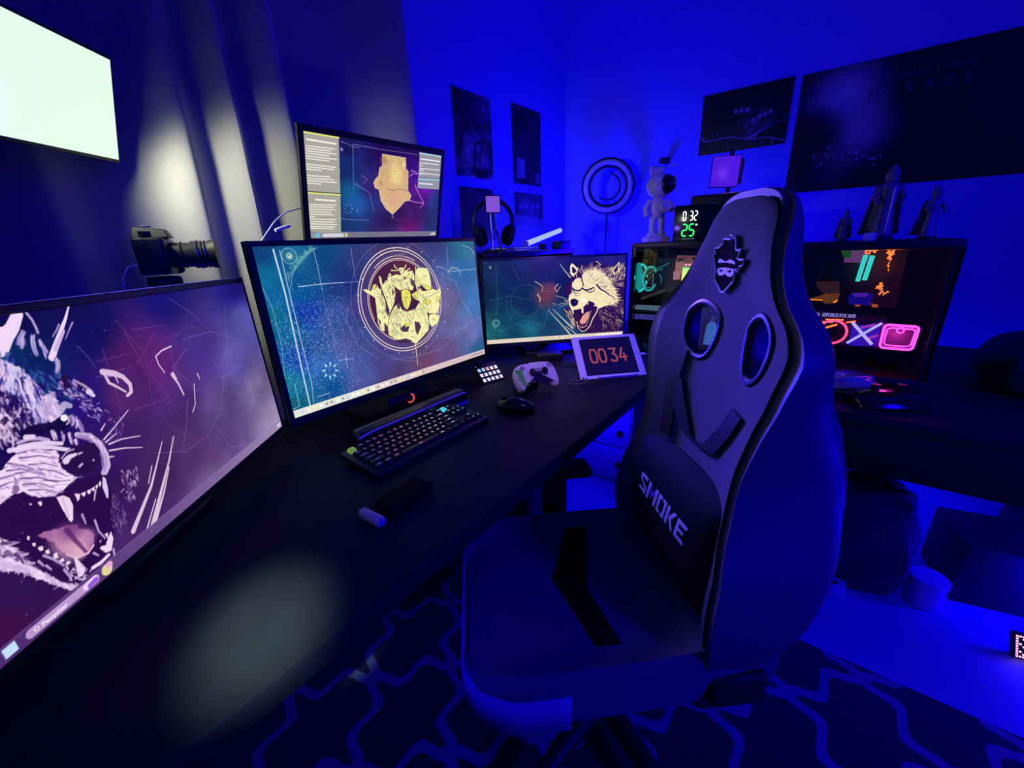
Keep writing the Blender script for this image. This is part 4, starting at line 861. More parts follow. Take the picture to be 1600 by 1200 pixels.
def leg_mesh(w, k):
    b = MB(KM); L_ = [.005, .0035, .007, .0045][k]
    if w > 1.2: L_ = .009
    b.box((0, .001 if w < 3 else 0, .0107), (L_, .0019, .0004)); return b
x0 = KX - 9.1 * U
for r, row in enumerate(rows):
    x = 0; y = (2.5 - r) * U + (.004 if r == 0 else 0) * 1; it = iter(row); skip = False
    lst = []; i = 0
    while i < len(row):
        w = row[i]
        if w is None: x += row[i + 1]; i += 2; continue
        lst.append((x + w / 2, w)); x += w; i += 1
    for j, (cx, w) in enumerate(lst):
        lx = (cx - 9.1) * U * .985; green = (r == 0 and j == 0)
        off = KM.to_3x3() @ Vector((lx, y, 0))
        if green or (r == 0 and j == len(lst) - 2):
            o = keycap(w * U).build('key', GREENK if green else CYANK, kb)
            o['label'] = 'green keycap at the top left corner' if green else 'cyan glowing keycap at the top right'
            o.location = off
            if green: MB(KM).torus((0, 0, .011), .0035, .0006, axis=(0, 0, 1), n=16, k=5).build('legend', BLK, o)
            continue
        if w not in protos: o = keycap(w * U).build('key', KEYM, kb); protos[w] = o
        else: o = protos[w].copy(); COL.objects.link(o); o.parent = kb; ORG[o.name] = ORG[protos[w].name]
        o.location = off
        f = min(11, int((cx / 18.2) * 11.99)); dim = (w > 3) or (r == 5 and rnd.random() < .35)
        key = ('l', w if w > 1.2 else 1, f, rnd.randrange(4))
        if dim and w <= 3: continue
        if key not in protos: l = leg_mesh(w, key[3]).build('legend', LEGM[f], o); protos[key] = l
        else: l = protos[key].copy(); COL.objects.link(l); l.parent = o

wr = thing('wrist_rest', 'short black padded wrist rest with a patch of light painted on its end, in front of the keyboard', 'wrist rest', (.45, .62, .753))
p_ = at(592, 797, Z=.765)
MB(Matrix.Translation((p_.x + .07, p_.y - .0, .763)) @ Matrix.Rotation(.05, 4, 'Z')).box((-.01, 0, 0), (.11, .055, .02), bev=.008, seg=3).build('pad', mat('matte_black_pad', (.008, .008, .01), .9, spec=.1), wr)
MB(Matrix.Translation((p_.x - .018, p_.y - .004, .762)) @ Matrix.Rotation(.05, 4, 'Z')).box((0, 0, 0), (.018, .062, .018), bev=.006, seg=3).build('end_cap', mat('lit_patch_grey', (.5, .5, .52), .4), wr)  # patch of light put in as a paler grey end piece

mo = thing('mouse', 'black computer mouse lying to the right of the keyboard', 'mouse', tuple(at(806, 640, Z=.753)))
mp = at(806, 640, Z=.753)
MBm = MB(Matrix.Translation(mp) @ Matrix.Rotation(math.radians(20), 4, 'Z'))
rings = []
for t in np.linspace(0, 1, 9):
    yy = -.06 + .12 * t; wd = .030 * math.sin(math.pi * (.12 + .76 * t)) ** .4; hh = .038 * math.sin(math.pi * (.08 + .80 * t)) ** .6
    rings.append([(wd * math.cos(a), yy, .001 + hh * max(0, math.sin(a)) ** .8) for a in np.linspace(0, math.pi, 10)] + [(0, yy, .001)])
MBm.loft(rings); MBm.build('shell', BLKG, mo, sub=1)
MB(Matrix.Translation(mp) @ Matrix.Rotation(math.radians(20), 4, 'Z')).cyl((-.004, .035, .031), (.004, .035, .031), .010).build('scroll_wheel', BLKM, mo)

# macro pad with glowing buttons
MD = frame((.9653, .8406, .8223), -18.7, 49.9, 1.4)
DD = Vector(MD.translation) * 1.0
d_ = (Vector((1.08, .942, .792)) - Vector(EYE)); sc_ = d_.length / (DD - Vector(EYE)).length
DC = Vector(EYE) + (DD - Vector(EYE)) * sc_ ; dw = .064 * sc_; dh = .040 * sc_
MD = frame(DC, -18.7, 49.9, 1.4)
sd = thing('macro_pad', 'small black pad of fifteen glowing square buttons beside the centre monitor', 'macro pad', (DC.x, DC.y + .02, .75))
MB(MD).box((0, .007, .008), (dw * 1.32, .014, dh * 2.0), bev=.003).build('case', BLK, sd)
MB(MD).box((0, .018, -.006), (dw * .8, .012, .012), bev=.003).build('rear_foot', BLKM, sd)
BC = [(.35, .60, .85), (.35, .62, .85), (.95, .45, .36), (.95, .85, .80), (.8, .85, .95)]
bm_ = [emit('pad_button_glow_%d' % i, c, .95, sample=False) for i, c in enumerate(BC)]; wb = emit('pad_button_white', (.80, .80, .92), .95, sample=False)
for r in range(3):
    for c in range(5):
        o = MB(MD).box((-dw / 2 + c * dw / 4, -.0008, dh / 2 - r * dh / 2), (dw * .155, .002, dh * .30), bev=.0007).build('button', bm_[c] if r == 0 else wb, sd)
MB(MD).cyl((-dw * .58, -.0006, dh * .92), (-dw * .58, 0, dh * .92), .0012).build('indicator', wb, sd)

# game controller leaning on its stand
cp = at(833, 590, Z=.80); k_ = 1.0
CM = frame(at(834, 583, Y=cp.y), -20, 38, -4)
gc = thing('game_controller', 'white game controller with green honeycomb grip leaning upright on the desk', 'game controller', (cp.x, cp.y, .75))
WPL = mat('controller_white', (.72, .70, .74), .35, nz=.04)
def ctrl(sgn):
    return [(0, .030), (.030, .034), (.055, .032), (.070, .022), (.078, 0), (.080, -.030), (.074, -.056), (.062, -.064), (.052, -.054), (.046, -.030), (.036, -.014), (.020, -.010), (0, -.010)]
half = ctrl(1); outl = half + [(-x, z) for x, z in half[-2:0:-1]]
outl = [(x * 1.02, z) for x, z in outl]
def inset(poly, d):
    n = len(poly); out = []
    for i in range(n):
        a = Vector(poly[i - 1]); b = Vector(poly[i]); c = Vector(poly[(i + 1) % n]); e1 = (b - a).normalized(); e2 = (c - b).normalized()
        nn = (Vector((-e1.y, e1.x)) + Vector((-e2.y, e2.x))); nn = nn.normalized() if nn.length > 1e-6 else Vector((-e1.y, e1.x)); out.append((b.x - nn.x * d, b.y - nn.y * d))
    return out
rg = []
for y, d in ((-.024, -.014), (-.021, -.006), (-.012, 0), (.008, 0), (.020, -.006), (.026, -.014)):
    pl = inset(outl, -d); rg.append([(p[0], y, p[1]) for p in pl])
MB(CM).loft(rg).build('body', WPL, gc, sub=1)
MB(CM).box((0, -.0255, .016), (.052, .004, .024), bev=.003).build('touch_pad', WPL, gc)
MB(CM).torus((0, -.028, .018), .004, .0012, axis=(0, 1, 0), n=20, k=6).build('emblem', GREENK, gc)
for sx in (-1, 1):
    st = MB(CM).cyl((sx * .024, -.022, -.006), (sx * .024, -.034, -.006), .0075, .0065, 20); st.torus((sx * .024, -.034, -.006), .0085, .0022, axis=(0, 1, 0), n=20, k=6); st.build('thumb_stick', BLK, gc)
for a, b_ in ((0, .007), (.007, 0), (0, -.007), (-.007, 0)):
    MB(CM).cyl((.052 + a, -.022, .014 + b_), (.052 + a, -.0275, .014 + b_), .0032).build('face_button', mat('grey_button', (.3, .3, .34), .4), gc)
MB(CM).box((-.052, -.0255, .014), (.005, .003, .018), bev=.001).box((-.052, -.0255, .014), (.018, .003, .005), bev=.001).build('direction_pad', mat('grey_pad', (.3, .3, .34), .4), gc)
gp = MB(CM)
for i in range(5):
    for j in range(12):
        px = -.0745 + i * .0046 + (j % 2) * .0023 + max(0, j - 6) * .0012; pz = .008 - j * .0048
        gp.cyl((px, -.0150, pz), (px, -.0262 + abs(i - 2) * .0012, pz), .0021, n=6)
gp.build('honeycomb_grip', mat('green_grip', (.12, .75, .10), .5), gc)
MB().box((cp.x + .01, cp.y + .035, .765), (.07, .06, .028), bev=.008).tube([(cp.x, cp.y + .02, .775), (cp.x, cp.y + .045, .80), (cp.x, cp.y + .05, .82)], .008).build('stand', BLK, gc)

# tablet clock
MT = frame((1.3552, .6034, .822), -41.9, 43.2, -.8)
tb = thing('tablet', 'white tablet on a stand showing red clock digits 00 34', 'tablet', (1.36, .62, .75))
MB(MT).box((0, .0035, 0), (.25, .007, .174), bev=.003, seg=3).build('body', WHT, tb)
MB(MT).box((0, -.0004, 0), (.198, .001, .150)).build('display', emit('tablet_display', (.002, .001, .05), .5, sample=False), tb)
REDD = emit('tablet_red_digits', (.55, .10, .11), .55, sample=False)
dg = MB(MT)
for ch, x in zip('0034', (-.066, -.034, .006, .036)): pass
def stroke_digit(mb, ch, x, z, w, h, t):
    r = w * .5
    S = {'0': [[(x, z + r), (x, z + h - r), (x + r * .4, z + h), (x + w - r * .4, z + h), (x + w, z + h - r), (x + w, z + r), (x + w - r * .4, z), (x + r * .4, z), (x, z + r)]],
         '3': [[(x, z + h), (x + w, z + h), (x + w * .45, z + h * .58), (x + w * .8, z + h * .52), (x + w, z + h * .3), (x + w * .85, z + .04 * h), (x + w * .4, z), (x, z + h * .1)]],
         '4': [[(x + w * .55, z + h), (x, z + h * .28), (x + w * 1.05, z + h * .28)], [(x + w * .75, z + h * .55), (x + w * .75, z)]]}
    for L_ in S[ch]:
        for a, b in zip(L_, L_[1:]):
            d = Vector((b[0] - a[0], b[1] - a[1])); n = Vector((-d.y, d.x)).normalized() * t / 2; e = d.normalized() * t * .35
            mb.prism([(a[0] - e.x + n.x, a[1] - e.y + n.y), (b[0] + e.x + n.x, b[1] + e.y + n.y), (b[0] + e.x - n.x, b[1] + e.y - n.y), (a[0] - e.x - n.x, a[1] - e.y - n.y)], -.0016, -.0010)
for ch, x in zip('0034', (-.070, -.036, .006, .042)):
    b = MB(MT); stroke_digit(b, ch, x, -.024, .024, .052, .0068); b.build('clock_digit', REDD, tb, weld=False, smooth=False)
MB(MT).torus((.112, -.0006, 0), .0055, .0006, axis=(0, 1, 0), n=20, k=6).build('home_button', mat('button_ring', (.4, .4, .42), .3), tb)
MB(MT).cyl((-.115, -.0004, .0), (-.115, 0, .0), .0014).build('front_camera', BLK, tb)
MB(MT).box((.01, -.008, -.089), (.15, .022, .006), bev=.002).box((.01, .012, -.035), (.10, .006, .06), bev=.002).build('stand_ledge', WHT, tb)
b = MB(); b.box((1.375, .635, .7565), (.13, .10, .012), bev=.004, M=Matrix.Rotation(math.radians(-42), 4, 'Z')); b.build('stand_foot', WHT, tb)
pl_ = thing('charging_plug', 'small white charging plug sticking out of the right edge of the tablet', 'plug', tuple(MT @ Vector((.135, .004, .0))))
MB(MT).box((.136, .004, .0), (.018, .006, .008), bev=.002).build('plug', WHT, pl_)
MB(MT).tube([(.145, .004, 0), (.165, .008, -.01), (.175, .02, -.05), (.17, .05, -.08)], .0016).build('lead', WHT, pl_)
zz = at(905, 598, Z=.753)
ca = MB().tube([(zz.x + .05 * math.cos(t) * (1 - .06 * t), zz.y + .035 * math.sin(t) * (1 - .05 * t), .756 + .0012 * t) for t in np.linspace(0, 12, 70)], .0022, 6).build('coiled_cable', mat('grey_cable', (.12, .12, .13), .5)); tag(ca, 'small coil of dark cable on the desk between controller and tablet', 'cable')
bl = thing('status_light', 'tiny blue indicator bar on a black hub under the right monitor', 'hub', (1.36, 1.0, .75))
hp = at(867, 554, Z=.775)
MB().box((hp.x, hp.y + .03, .764), (.11, .06, .028), bev=.004, M=Matrix.Rotation(math.radians(-45), 4, 'Z')).build('case', BLK, bl)
MB(Matrix.Translation((hp.x, hp.y, .772)) @ Matrix.Rotation(math.radians(-45), 4, 'Z')).box((0, .004, 0), (.024, .004, .004), bev=.001).build('indicator', emit('blue_led', (.15, .35, 1.0), 1.6, sample=False), bl)
bl.name = 'usb_hub'; ORG['usb_hub'] = ORG['status_light']

# ================================================================ CAMERA ON TRIPOD, VIDEO LAMP
cx_ = Vector((.318, 1.36, 1.226)); CMx = Matrix.Translation(cx_) @ Matrix.Rotation(math.radians(-24), 4, 'Z')
cmr = thing('mirrorless_camera', 'black camera with a long lens pointing right above the left wing monitor', 'camera', (cx_.x, cx_.y, 1.17))
BCAM = mat('camera_black', (.03, .03, .032), .42, nz=.2, scale=200, bump=.15)
b = MB(CMx); b.box((0, 0, 0), (.062, .13, .088), bev=.010, seg=3).box((-.0, .05, -.006), (.082, .035, .080), bev=.012, seg=3); b.build('body', BCAM, cmr)
b = MB(CMx); b.loft([[(-.036, -.030, .042), (.04, -.030, .042), (.04, .030, .042), (-.036, .030, .042)], [(-.030, -.020, .068), (.032, -.018, .062), (.032, .018, .062), (-.030, .020, .068)]]); b.build('viewfinder_hump', BCAM, cmr, bevel=.003)
MB(CMx).cyl((-.002, -.050, .043), (-.002, -.050, .056), .012, n=20).build('mode_dial', BLKM, cmr); MB(CMx).cyl((.012, .052, .043), (.012, .052, .054), .010, n=20).build('shutter_dial', BLKM, cmr)
MB(CMx).box((-.004, 0, .0695), (.020, .018, .004), bev=.001).build('hot_shoe', METAL, cmr)
b = MB(CMx); b.cyl((.030, -.004, 0), (.075, -.004, 0), .031, .030, 28); b.cyl((.075, -.004, 0), (.098, -.004, 0), .034, .034, 28); b.cyl((.098, -.004, 0), (.112, -.004, 0), .031, .033, 28); ln = b.build('lens', BCAM, cmr)
for x, r in ((.055, .0315), (.088, .0350), (.104, .0335)): MB(CMx).torus((x, -.004, 0), r, .0016, axis=(1, 0, 0), n=32, k=6).build('focus_ring', METAL if x > .08 else BLKM, ln)
MB(CMx).cyl((.112, -.004, 0), (.126, -.004, 0), .034, .037, 28).build('lens_hood', BLK, ln)
MB(CMx).torus((-.006, -.068, .030), .009, .0012, axis=(1, 0, 0), n=16, k=6).build('strap_ring', METAL, cmr)
MB(CMx).tube([(-.03, -.06, -.02), (-.045, -.075, -.022), (-.058, -.085, -.045), (-.060, -.086, -.065)], .002).build('cable', WHT, cmr)
tp = thing('tripod', 'black tripod carrying the camera behind the left wing monitor', 'tripod', (cx_.x, cx_.y, 0))
MB().cyl((cx_.x, cx_.y, .55), (cx_.x, cx_.y, 1.15), .014).build('column', BLKM, tp)
MB().box((cx_.x, cx_.y, 1.163), (.06, .07, .026), bev=.005).ball((cx_.x, cx_.y, 1.14), .022).build('head', BLKM, tp)
for k in range(3):
    a = math.radians(50 + 120 * k); MB().cyl((cx_.x, cx_.y, .80), (cx_.x + .11 * math.cos(a), cx_.y + .11 * math.sin(a), 0.003), .010, .008).build('leg', BLKM, tp)

LT = frame((.2165, 1.3705, 1.566), 44.9, -14.1, 2.1); lw, lh = .42, .220
# its right edge is the near one; the left end leaves the picture
LC = LT @ Vector((-.018, 0, 0)); LT = frame(LC, 44.9, -14.1, 2.1)
vl = thing('video_light_panel', 'glowing greenish-white rectangular video light panel at top left', 'light', (LC.x, LC.y + .06, 0))
MB(LT).box((0, .010, 0), (lw + .016, .018, lh + .016), bev=.004).build('frame', BLKM, vl)
MB(LT).box((0, .0006, 0), (lw, .002, lh)).build('diffuser', emit('lamp_diffuser', (.80, 1.0, .83), .98), vl, smooth=False)
pk = LT @ Vector((-.20, .02, 0)); b = MB(); b.tube([LT @ Vector((0, .02, 0)), pk, (pk.x - .10, pk.y + .03, pk.z - .06), (pk.x - .14, pk.y + .03, pk.z - .16), (pk.x - .14, pk.y + .03, .02)], .010, 10); b.cyl((pk.x - .14, pk.y + .03, 0.0), (pk.x - .14, pk.y + .03, .02), .07, .06, 24); b.build('stand', BLKM, vl)
for k in (-.25, .3): lamp('video_panel_throw', 'SPOT', LT @ Vector((k * .2, -.02, -.03)), 9.0, (.86, .88, .62), .03, target=(1.0, 1.47, 1.12), spot=94, blend=.75)

# ================================================================ SHELF BEHIND THE RIGHT MONITOR
sh = thing('shelf_cabinet', 'low black shelf cabinet standing behind the right wing monitor', 'cabinet', (2.0, 1.42, .75))
sx0, sx1, sy0, sy1, sz = 1.43, 2.24, 1.24, 1.58, 1.185
MB().box(((sx0 + sx1) / 2, (sy0 + sy1) / 2, sz - .012), (sx1 - sx0, sy1 - sy0, .024), bev=.003).build('top', BLK, sh)
MB().box(((sx0 + sx1) / 2, sy1 - .01, .965), (sx1 - sx0 - .04, .012, .42)).build('back_panel', BLK, sh)
for x in (sx0 + .012, (sx0 + sx1) / 2, sx1 - .012): MB().box((x, (sy0 + sy1) / 2, .9675), (.022, sy1 - sy0, .411), bev=.002).build('side_panel', BLK, sh)
MB().box(((sx0 + sx1) / 2, (sy0 + sy1) / 2, .765), (sx1 - sx0, sy1 - sy0, .02), bev=.002).build('bottom', BLK, sh)
dx = thing('support_desk', 'black side table under the low shelf cabinet by the corner', 'table', (1.9, 1.42, 0))
MB().box((1.90, 1.42, .735), (.90, .34, .03), bev=.003).build('tabletop', DESKM, dx)
for x in (1.48, 2.32):
    for y in (1.28, 1.56): MB().box((x, y, .36), (.035, .035, .72), bev=.003).build('leg', BLKM, dx)

# headphones on stand
hc = at(771, 345, Y=1.36); HM = Matrix.Translation((hc.x, 1.36, hc.z)) @ Matrix.Rotation(math.radians(-32), 4, 'Z')
hs = thing('headphones', 'black over-ear headphones hung on a stand above the right wing monitor', 'headphones', (hc.x, 1.36, sz))
rH = .098
MB(HM).torus((0, 0, -.005), rH, .011, axis=(0, 1, 0), n=40, k=10, a0=-98, a1=98).build('headband', BLK, hs)
for sx in (-1, 1):
    e = MB(HM).ball((sx * (rH - .018), 0, -.066), .052, (.52, .85, 1.05), 20, Matrix.Rotation(sx * math.radians(14), 4, 'Y')).build('ear_cup', BLKM, hs)
    MB(HM).ball((sx * (rH - .040), 0, -.068), .044, (.42, .85, 1.02), 18, Matrix.Rotation(sx * math.radians(14), 4, 'Y')).build('ear_pad', LEATH, e)
hst = thing('headphone_stand', 'slim black headphone stand on top of the low shelf cabinet', 'stand', (hc.x, 1.36, sz))
MB().cyl((hc.x, 1.36, sz), (hc.x, 1.36, sz + .012), .055, n=28).build('base', BLKM, hst)
MB().cyl((hc.x, 1.375, sz + .012), (hc.x, 1.375, hc.z + rH - .035), .006).build('post', METAL, hst)
MB(HM).box((0, .0, rH - .028), (.05, .03, .014), bev=.005).build('cradle', BLKM, hst)
# little square lamp inside the headphones' loop
q1 = at(770, 319, Y=1.30); SM = frame(q1, -34, 0, 0)
sl_ = thing('mini_square_lamp', 'tiny square clip lamp with a pale violet face seen through the headphones', 'lamp', (q1.x, 1.30, sz))
MB(SM).box((0, .006, 0), (.076, .012, .078), bev=.003).build('housing', BLK, sl_)
MB(SM).box((0, -.001, 0), (.066, .002, .068), bev=.0008).build('face', emit('violet_lamp_face', (.26, .10, .72), .8, sample=False), sl_)
b = MB(); b.tube([SM @ Vector((0, .01, -.036)), SM @ Vector((.004, .012, -.07)), (q1.x + .01, 1.27, sz + .01)], .005); b.cyl((q1.x + .01, 1.27, sz), (q1.x + .01, 1.27, sz + .01), .022, n=20); b.build('stem', BLKM, sl_)
ch = MB()
for k in range(9): ch.torus(SM @ Vector((.004 + .003 * math.sin(k * 1.3), -.008, -.040 - k * .009)), .0052, .0011, axis=(1, .3 * (k % 2), 0), n=10, k=5)
tag(ch.build('hanging_chain', METAL), 'little steel chain hanging below the small violet square lamp', 'chain')
# light bar and papers
a_ = at(822, 381, Y=1.30); b_ = at(875, 360, Y=1.44)
lb = thing('light_tube', 'short white light bar lying slanted on the shelf cabinet', 'light bar', (a_.x, a_.y, sz))
A3 = Vector((a_.x, 1.30, a_.z)); B3 = Vector((b_.x, 1.44, b_.z))
MB().cyl(A3, B3, .0135, n=16).build('tube', emit('light_bar_glow', (.42, .52, 1.0), .95), lb)
for p, s_ in ((A3, -1), (B3, 1)): MB().cyl(p, p + (B3 - A3).normalized() * .02 * s_, .0145, n=16).build('end_cap', WHT, lb)
MB().box(((A3.x + B3.x) / 2, (A3.y + B3.y) / 2 + .01, (sz + min(A3.z, B3.z)) / 2), (.05, .04, max(.01, abs(min(A3.z, B3.z) - sz))), bev=.003).build('rest', BLKM, lb)
for k, (x, y, r, w, lbl) in enumerate(((1.95, 1.475, 6, .24, 'lower dark booklet on the shelf cabinet behind the slanted light bar'), (1.96, 1.475, -4, .22, 'upper dark booklet on the shelf cabinet behind the slanted light bar'))):
    o = thing('booklet', lbl, 'booklet', (x, y, sz + k * .010), 'booklets on the shelf cabinet'); Mk = Matrix.Translation((x, y, sz + .005 + k * .010)) @ Matrix.Rotation(math.radians(r), 4, 'Z')
    MB(Mk).box((0, 0, 0), (w, .19, .0075)).build('pages', WHT, o, smooth=False); MB(Mk).box((0, 0, .0042), (w + .006, .195, .001)).box((0, 0, -.0042), (w + .006, .195, .001)).build('cover', BLKM, o)
bx = MB().box((2.15, 1.275, sz + .0225), (.12, .06, .044), bev=.004).build('storage_box', mat('navy_box', (.03, .03, .05), .6)); tag(bx, 'dark box at the right end of the shelf cabinet top', 'box')

# ring lamp in front of the right wall
rc = at(950, 291, X=2.60); RM = frame(rc, -62, 0, 0)
rl = thing('ring_light', 'unlit ring light on a thin stand in the corner between the walls', 'ring light', (rc.x, rc.y, 0))
MB(RM).torus((0, 0, 0), .135, .016, axis=(0, 1, 0), n=56, k=10).build('diffuser_ring', mat('milky_diffuser', (.6, .6, .62), .12, coat=.6), rl)
MB(RM).torus((0, .012, 0), .113, .008, axis=(0, 1, 0), n=56, k=8).torus((0, .012, 0), .157, .006, axis=(0, 1, 0), n=56, k=8).build('rim', BLK, rl)
MB(RM).torus((0, .03, .0), .075, .006, axis=(0, 1, 0), n=40, k=8, a0=10, a1=220).build('cable_loop', BLK, rl)
b = MB(); b.cyl(RM @ Vector((0, .02, -.14)), (rc.x, rc.y + .02, .6), .007); b.cyl((rc.x, rc.y + .02, .6), (rc.x, rc.y + .02, .02), .011)
b.build('stand_pole', BLKM, rl)
for k in range(3):
    a = math.radians(40 + 120 * k); MB().cyl((rc.x, rc.y + .02, .28), (rc.x + .12 * math.cos(a), rc.y + .02 + .12 * math.sin(a), .004), .007).build('leg', BLKM, rl)

# ================================================================ THE TWO COMPUTERS
GLS = bpy.data.materials.new('tempered_glass'); GLS.use_nodes = True; nt = GLS.node_tree; nt.nodes.clear()
o_ = nt.nodes.new('ShaderNodeOutputMaterial'); mx = nt.nodes.new('ShaderNodeMixShader'); tr = nt.nodes.new('ShaderNodeBsdfTransparent'); gl = nt.nodes.new('ShaderNodeBsdfGlossy'); fr = nt.nodes.new('ShaderNodeFresnel')
gl.inputs['Roughness'].default_value = .03; tr.inputs[0].default_value = (.92, .92, .93, 1); fr.inputs[0].default_value = 1.4
nt.links.new(fr.outputs[0], mx.inputs[0]); nt.links.new(tr.outputs[0], mx.inputs[1]); nt.links.new(gl.outputs[0], mx.inputs[2]); nt.links.new(mx.outputs[0], o_.inputs[0])

def pc_case(label, x0, x1, y0, y1, z0, z1):
    t = thing('desktop_computer', label, 'computer', ((x0 + x1) / 2, (y0 + y1) / 2, z0))
    cx, cy, cz = (x0 + x1) / 2, (y0 + y1) / 2, (z0 + z1) / 2; W, D, H_ = x1 - x0, y1 - y0, z1 - z0
    MB().box((cx, cy, z1 - .012), (W, D, .024), bev=.006).build('top_panel', BLK, t)
    MB().box((cx, cy, z0 + .032), (W, D, .024), bev=.004).build('bottom_panel', BLK, t)
    MB().box((x1 - .006, cy, cz + .01), (.012, D, H_ - .06), bev=.002).build('rear_side_panel', BLKM, t)
    MB().box((cx, y0 + .006, cz + .01), (W, .012, H_ - .06), bev=.003).build('front_panel', BLK, t)
    MB().box((cx, y1 - .006, cz + .01), (W, .012, H_ - .06), bev=.003).build('back_panel', BLK, t)
    for yy in (y0 + .010, y1 - .010): MB().box((x0 + .004, yy, cz + .01), (.008, .020, H_ - .06)).build('window_post', BLK, t)
    MB().box((x0 + .0015, cy, cz + .01), (.003, D - .044, H_ - .07)).build('glass_panel', GLS, t, smooth=False)
    for sx in (-1, 1):
        for sy in (-1, 1): MB().cyl((cx + sx * (W / 2 - .04), cy + sy * (D / 2 - .05), z0), (cx + sx * (W / 2 - .04), cy + sy * (D / 2 - .05), z0 + .021), .016, n=16).build('foot', BLK, t)
    return t
def quadp(px, X, th=.004):
    """thin slab whose face shows the given outline on the plane x = X"""
    a = [at(x, y, X=X) for x, y in px]; n = len(a)
    vs = [tuple(p) for p in a] + [(p.x + th, p.y, p.z) for p in a]
    return vs, [(i, (i + 1) % n, n + (i + 1) % n, n + i) for i in range(n)] + [tuple(range(n))[::-1], tuple(range(n, 2 * n))]
def slab(name, px, X, m, t, th=.004): return MB()._add(*quadp(px, X, th)).build(name, m, t, smooth=False)
def fan(name, c, R, col, t, glow=1.5, axis=(1, 0, 0), off=0):
    f = MB(); f.torus(c, R, R * .09, axis=axis, n=40, k=8); f = f.build(name, emit(name + '_light', col, glow, sample=False), t)
    b = MB(); ax = Vector(axis).normalized(); x = Vector((0, 0, 1)); y = ax.cross(x)
    b.cyl(Vector(c) - ax * .006, Vector(c) + ax * .006, R * .3, n=20)
    for k in range(7):
        a = 2 * math.pi * k / 7; d = x * math.cos(a) + y * math.sin(a); e = x * math.cos(a + .5) + y * math.sin(a + .5)
        p0 = Vector(c) + d * R * .28; p1 = Vector(c) + e * R * .28; q0 = Vector(c) + d * R * .9 + ax * .006; q1 = Vector(c) + e * R * .92 - ax * .006
        b._add([p0, q0, q1, p1], [(0, 1, 2, 3)])
    b.build('fan_blades', BLKM, f, smooth=False)
    return f

# -- right computer (pink, cyan and orange lighting)
p2 = pc_case('black glass-sided computer with pink, cyan and orange lights right of the gaming chair', 1.62, 1.90, -.268, .19, .75, 1.188)
MG = emit('magenta_tube', (1.0, .06, .62), 2.4); PK = emit('pink_ring_glow', (1.0, .06, .20), 2.2, sample=False); CY = emit('cyan_memory_glow', (.03, .72, .62), 1.1, sample=False)
ORN = emit('orange_flame_glow', (1.0, .20, .03), 1.7); VIO = emit('violet_tube', (.42, .36, 1.0), 1.4, sample=False); TXV = emit('violet_letters', (.42, .40, 1.0), 1.2, sample=False)
XG = 1.655
gpu = slab('graphics_card', [(1240, 481), (1385, 498), (1372, 545), (1236, 533)], XG + .012, mat('graphics_card_shroud', (.05, .03, .12), .35, metal=.4), p2, .11)
tl = at(1266, 493, X=XG + .002)
T_ = Matrix(((0, 1, 0, tl.x), (-1, 0, 0, tl.y), (0, 0, 1, tl.z), (0, 0, 0, 1)))
a1 = at(1358, 501, X=XG + .004)
text_mesh('EVGA  GEFORCE RTX 3070', T_ @ Matrix.Identity(4), .0155, TXV, 'card_lettering', gpu, sx=.62, shear=.25)
c_ = at(1300, 519, X=XG); f1 = fan('fan_ring', (XG + .004, c_.y, c_.z), .037, (1.0, .06, .20), gpu, 2.2)
def bar(px0, px1, X, r, m, name, t): return MB().cyl(at(*px0, X=X), at(*px1, X=X), r, n=10).build(name, m, t)
bar((1332, 504), (1362, 538), XG, .0042, VIO, 'crossed_tube', gpu); bar((1378, 505), (1323, 536), XG + .006, .0036, VIO, 'crossed_tube', gpu)
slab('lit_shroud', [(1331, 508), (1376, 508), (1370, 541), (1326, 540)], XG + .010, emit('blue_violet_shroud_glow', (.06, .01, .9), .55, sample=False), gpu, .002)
for a, w, c in (((1345, 512), (1368, 507), (.6, .05, .9)), ((1352, 530), (1372, 524), (.6, .05, .9))):
    bar(a, w, XG + .008, .004, emit('purple_streak', c, .6, sample=False), 'light_streak', gpu)
for pts in (((1290, 499), (1318, 500)), ((1322, 504), (1337, 502)), ((1283, 503), (1302, 503))): bar(*pts, XG + .004, .0022, ORN, 'warm_streak', gpu)
bar((1290, 512), (1308, 507), XG + .002, .003, ORN, 'warm_streak', gpu)
# square pink tube
def rtube(pts, X, r, m, name, t):
    P_ = [at(*p, X=X) for p in pts]; Q = []
    n = len(P_)
    for i in range(n):
        a, b, c = P_[i - 1], P_[i], P_[(i + 1) % n]
        for s in (.0, .25, .5, .75, 1.0):
            pa = b + (a - b).normalized() * .011; pc = b + (c - b).normalized() * .011
            Q.append(pa * (1 - s) ** 2 + b * 2 * s * (1 - s) + pc * s ** 2)
    return MB().tube(Q, r, 8, closed=True).build(name, m, t)
rtube([(1383, 507), (1437, 511), (1425, 547), (1374, 543)], XG, .0036, MG, 'square_light_tube', p2)
rtube([(1387, 512), (1432, 515), (1422, 542), (1380, 539)], XG + .004, .0022, MG, 'square_light_tube', p2)
MB().torus(at(1407, 516, X=XG + .006), .008, .0022, axis=(1, 0, 0), n=20, k=6).build('small_light_ring', MG, p2)
slab('fan_plate', [(1384, 509), (1434, 513), (1423, 545), (1377, 541)], XG + .02, mat('dark_plate', (.04, .01, .05), .5), p2)
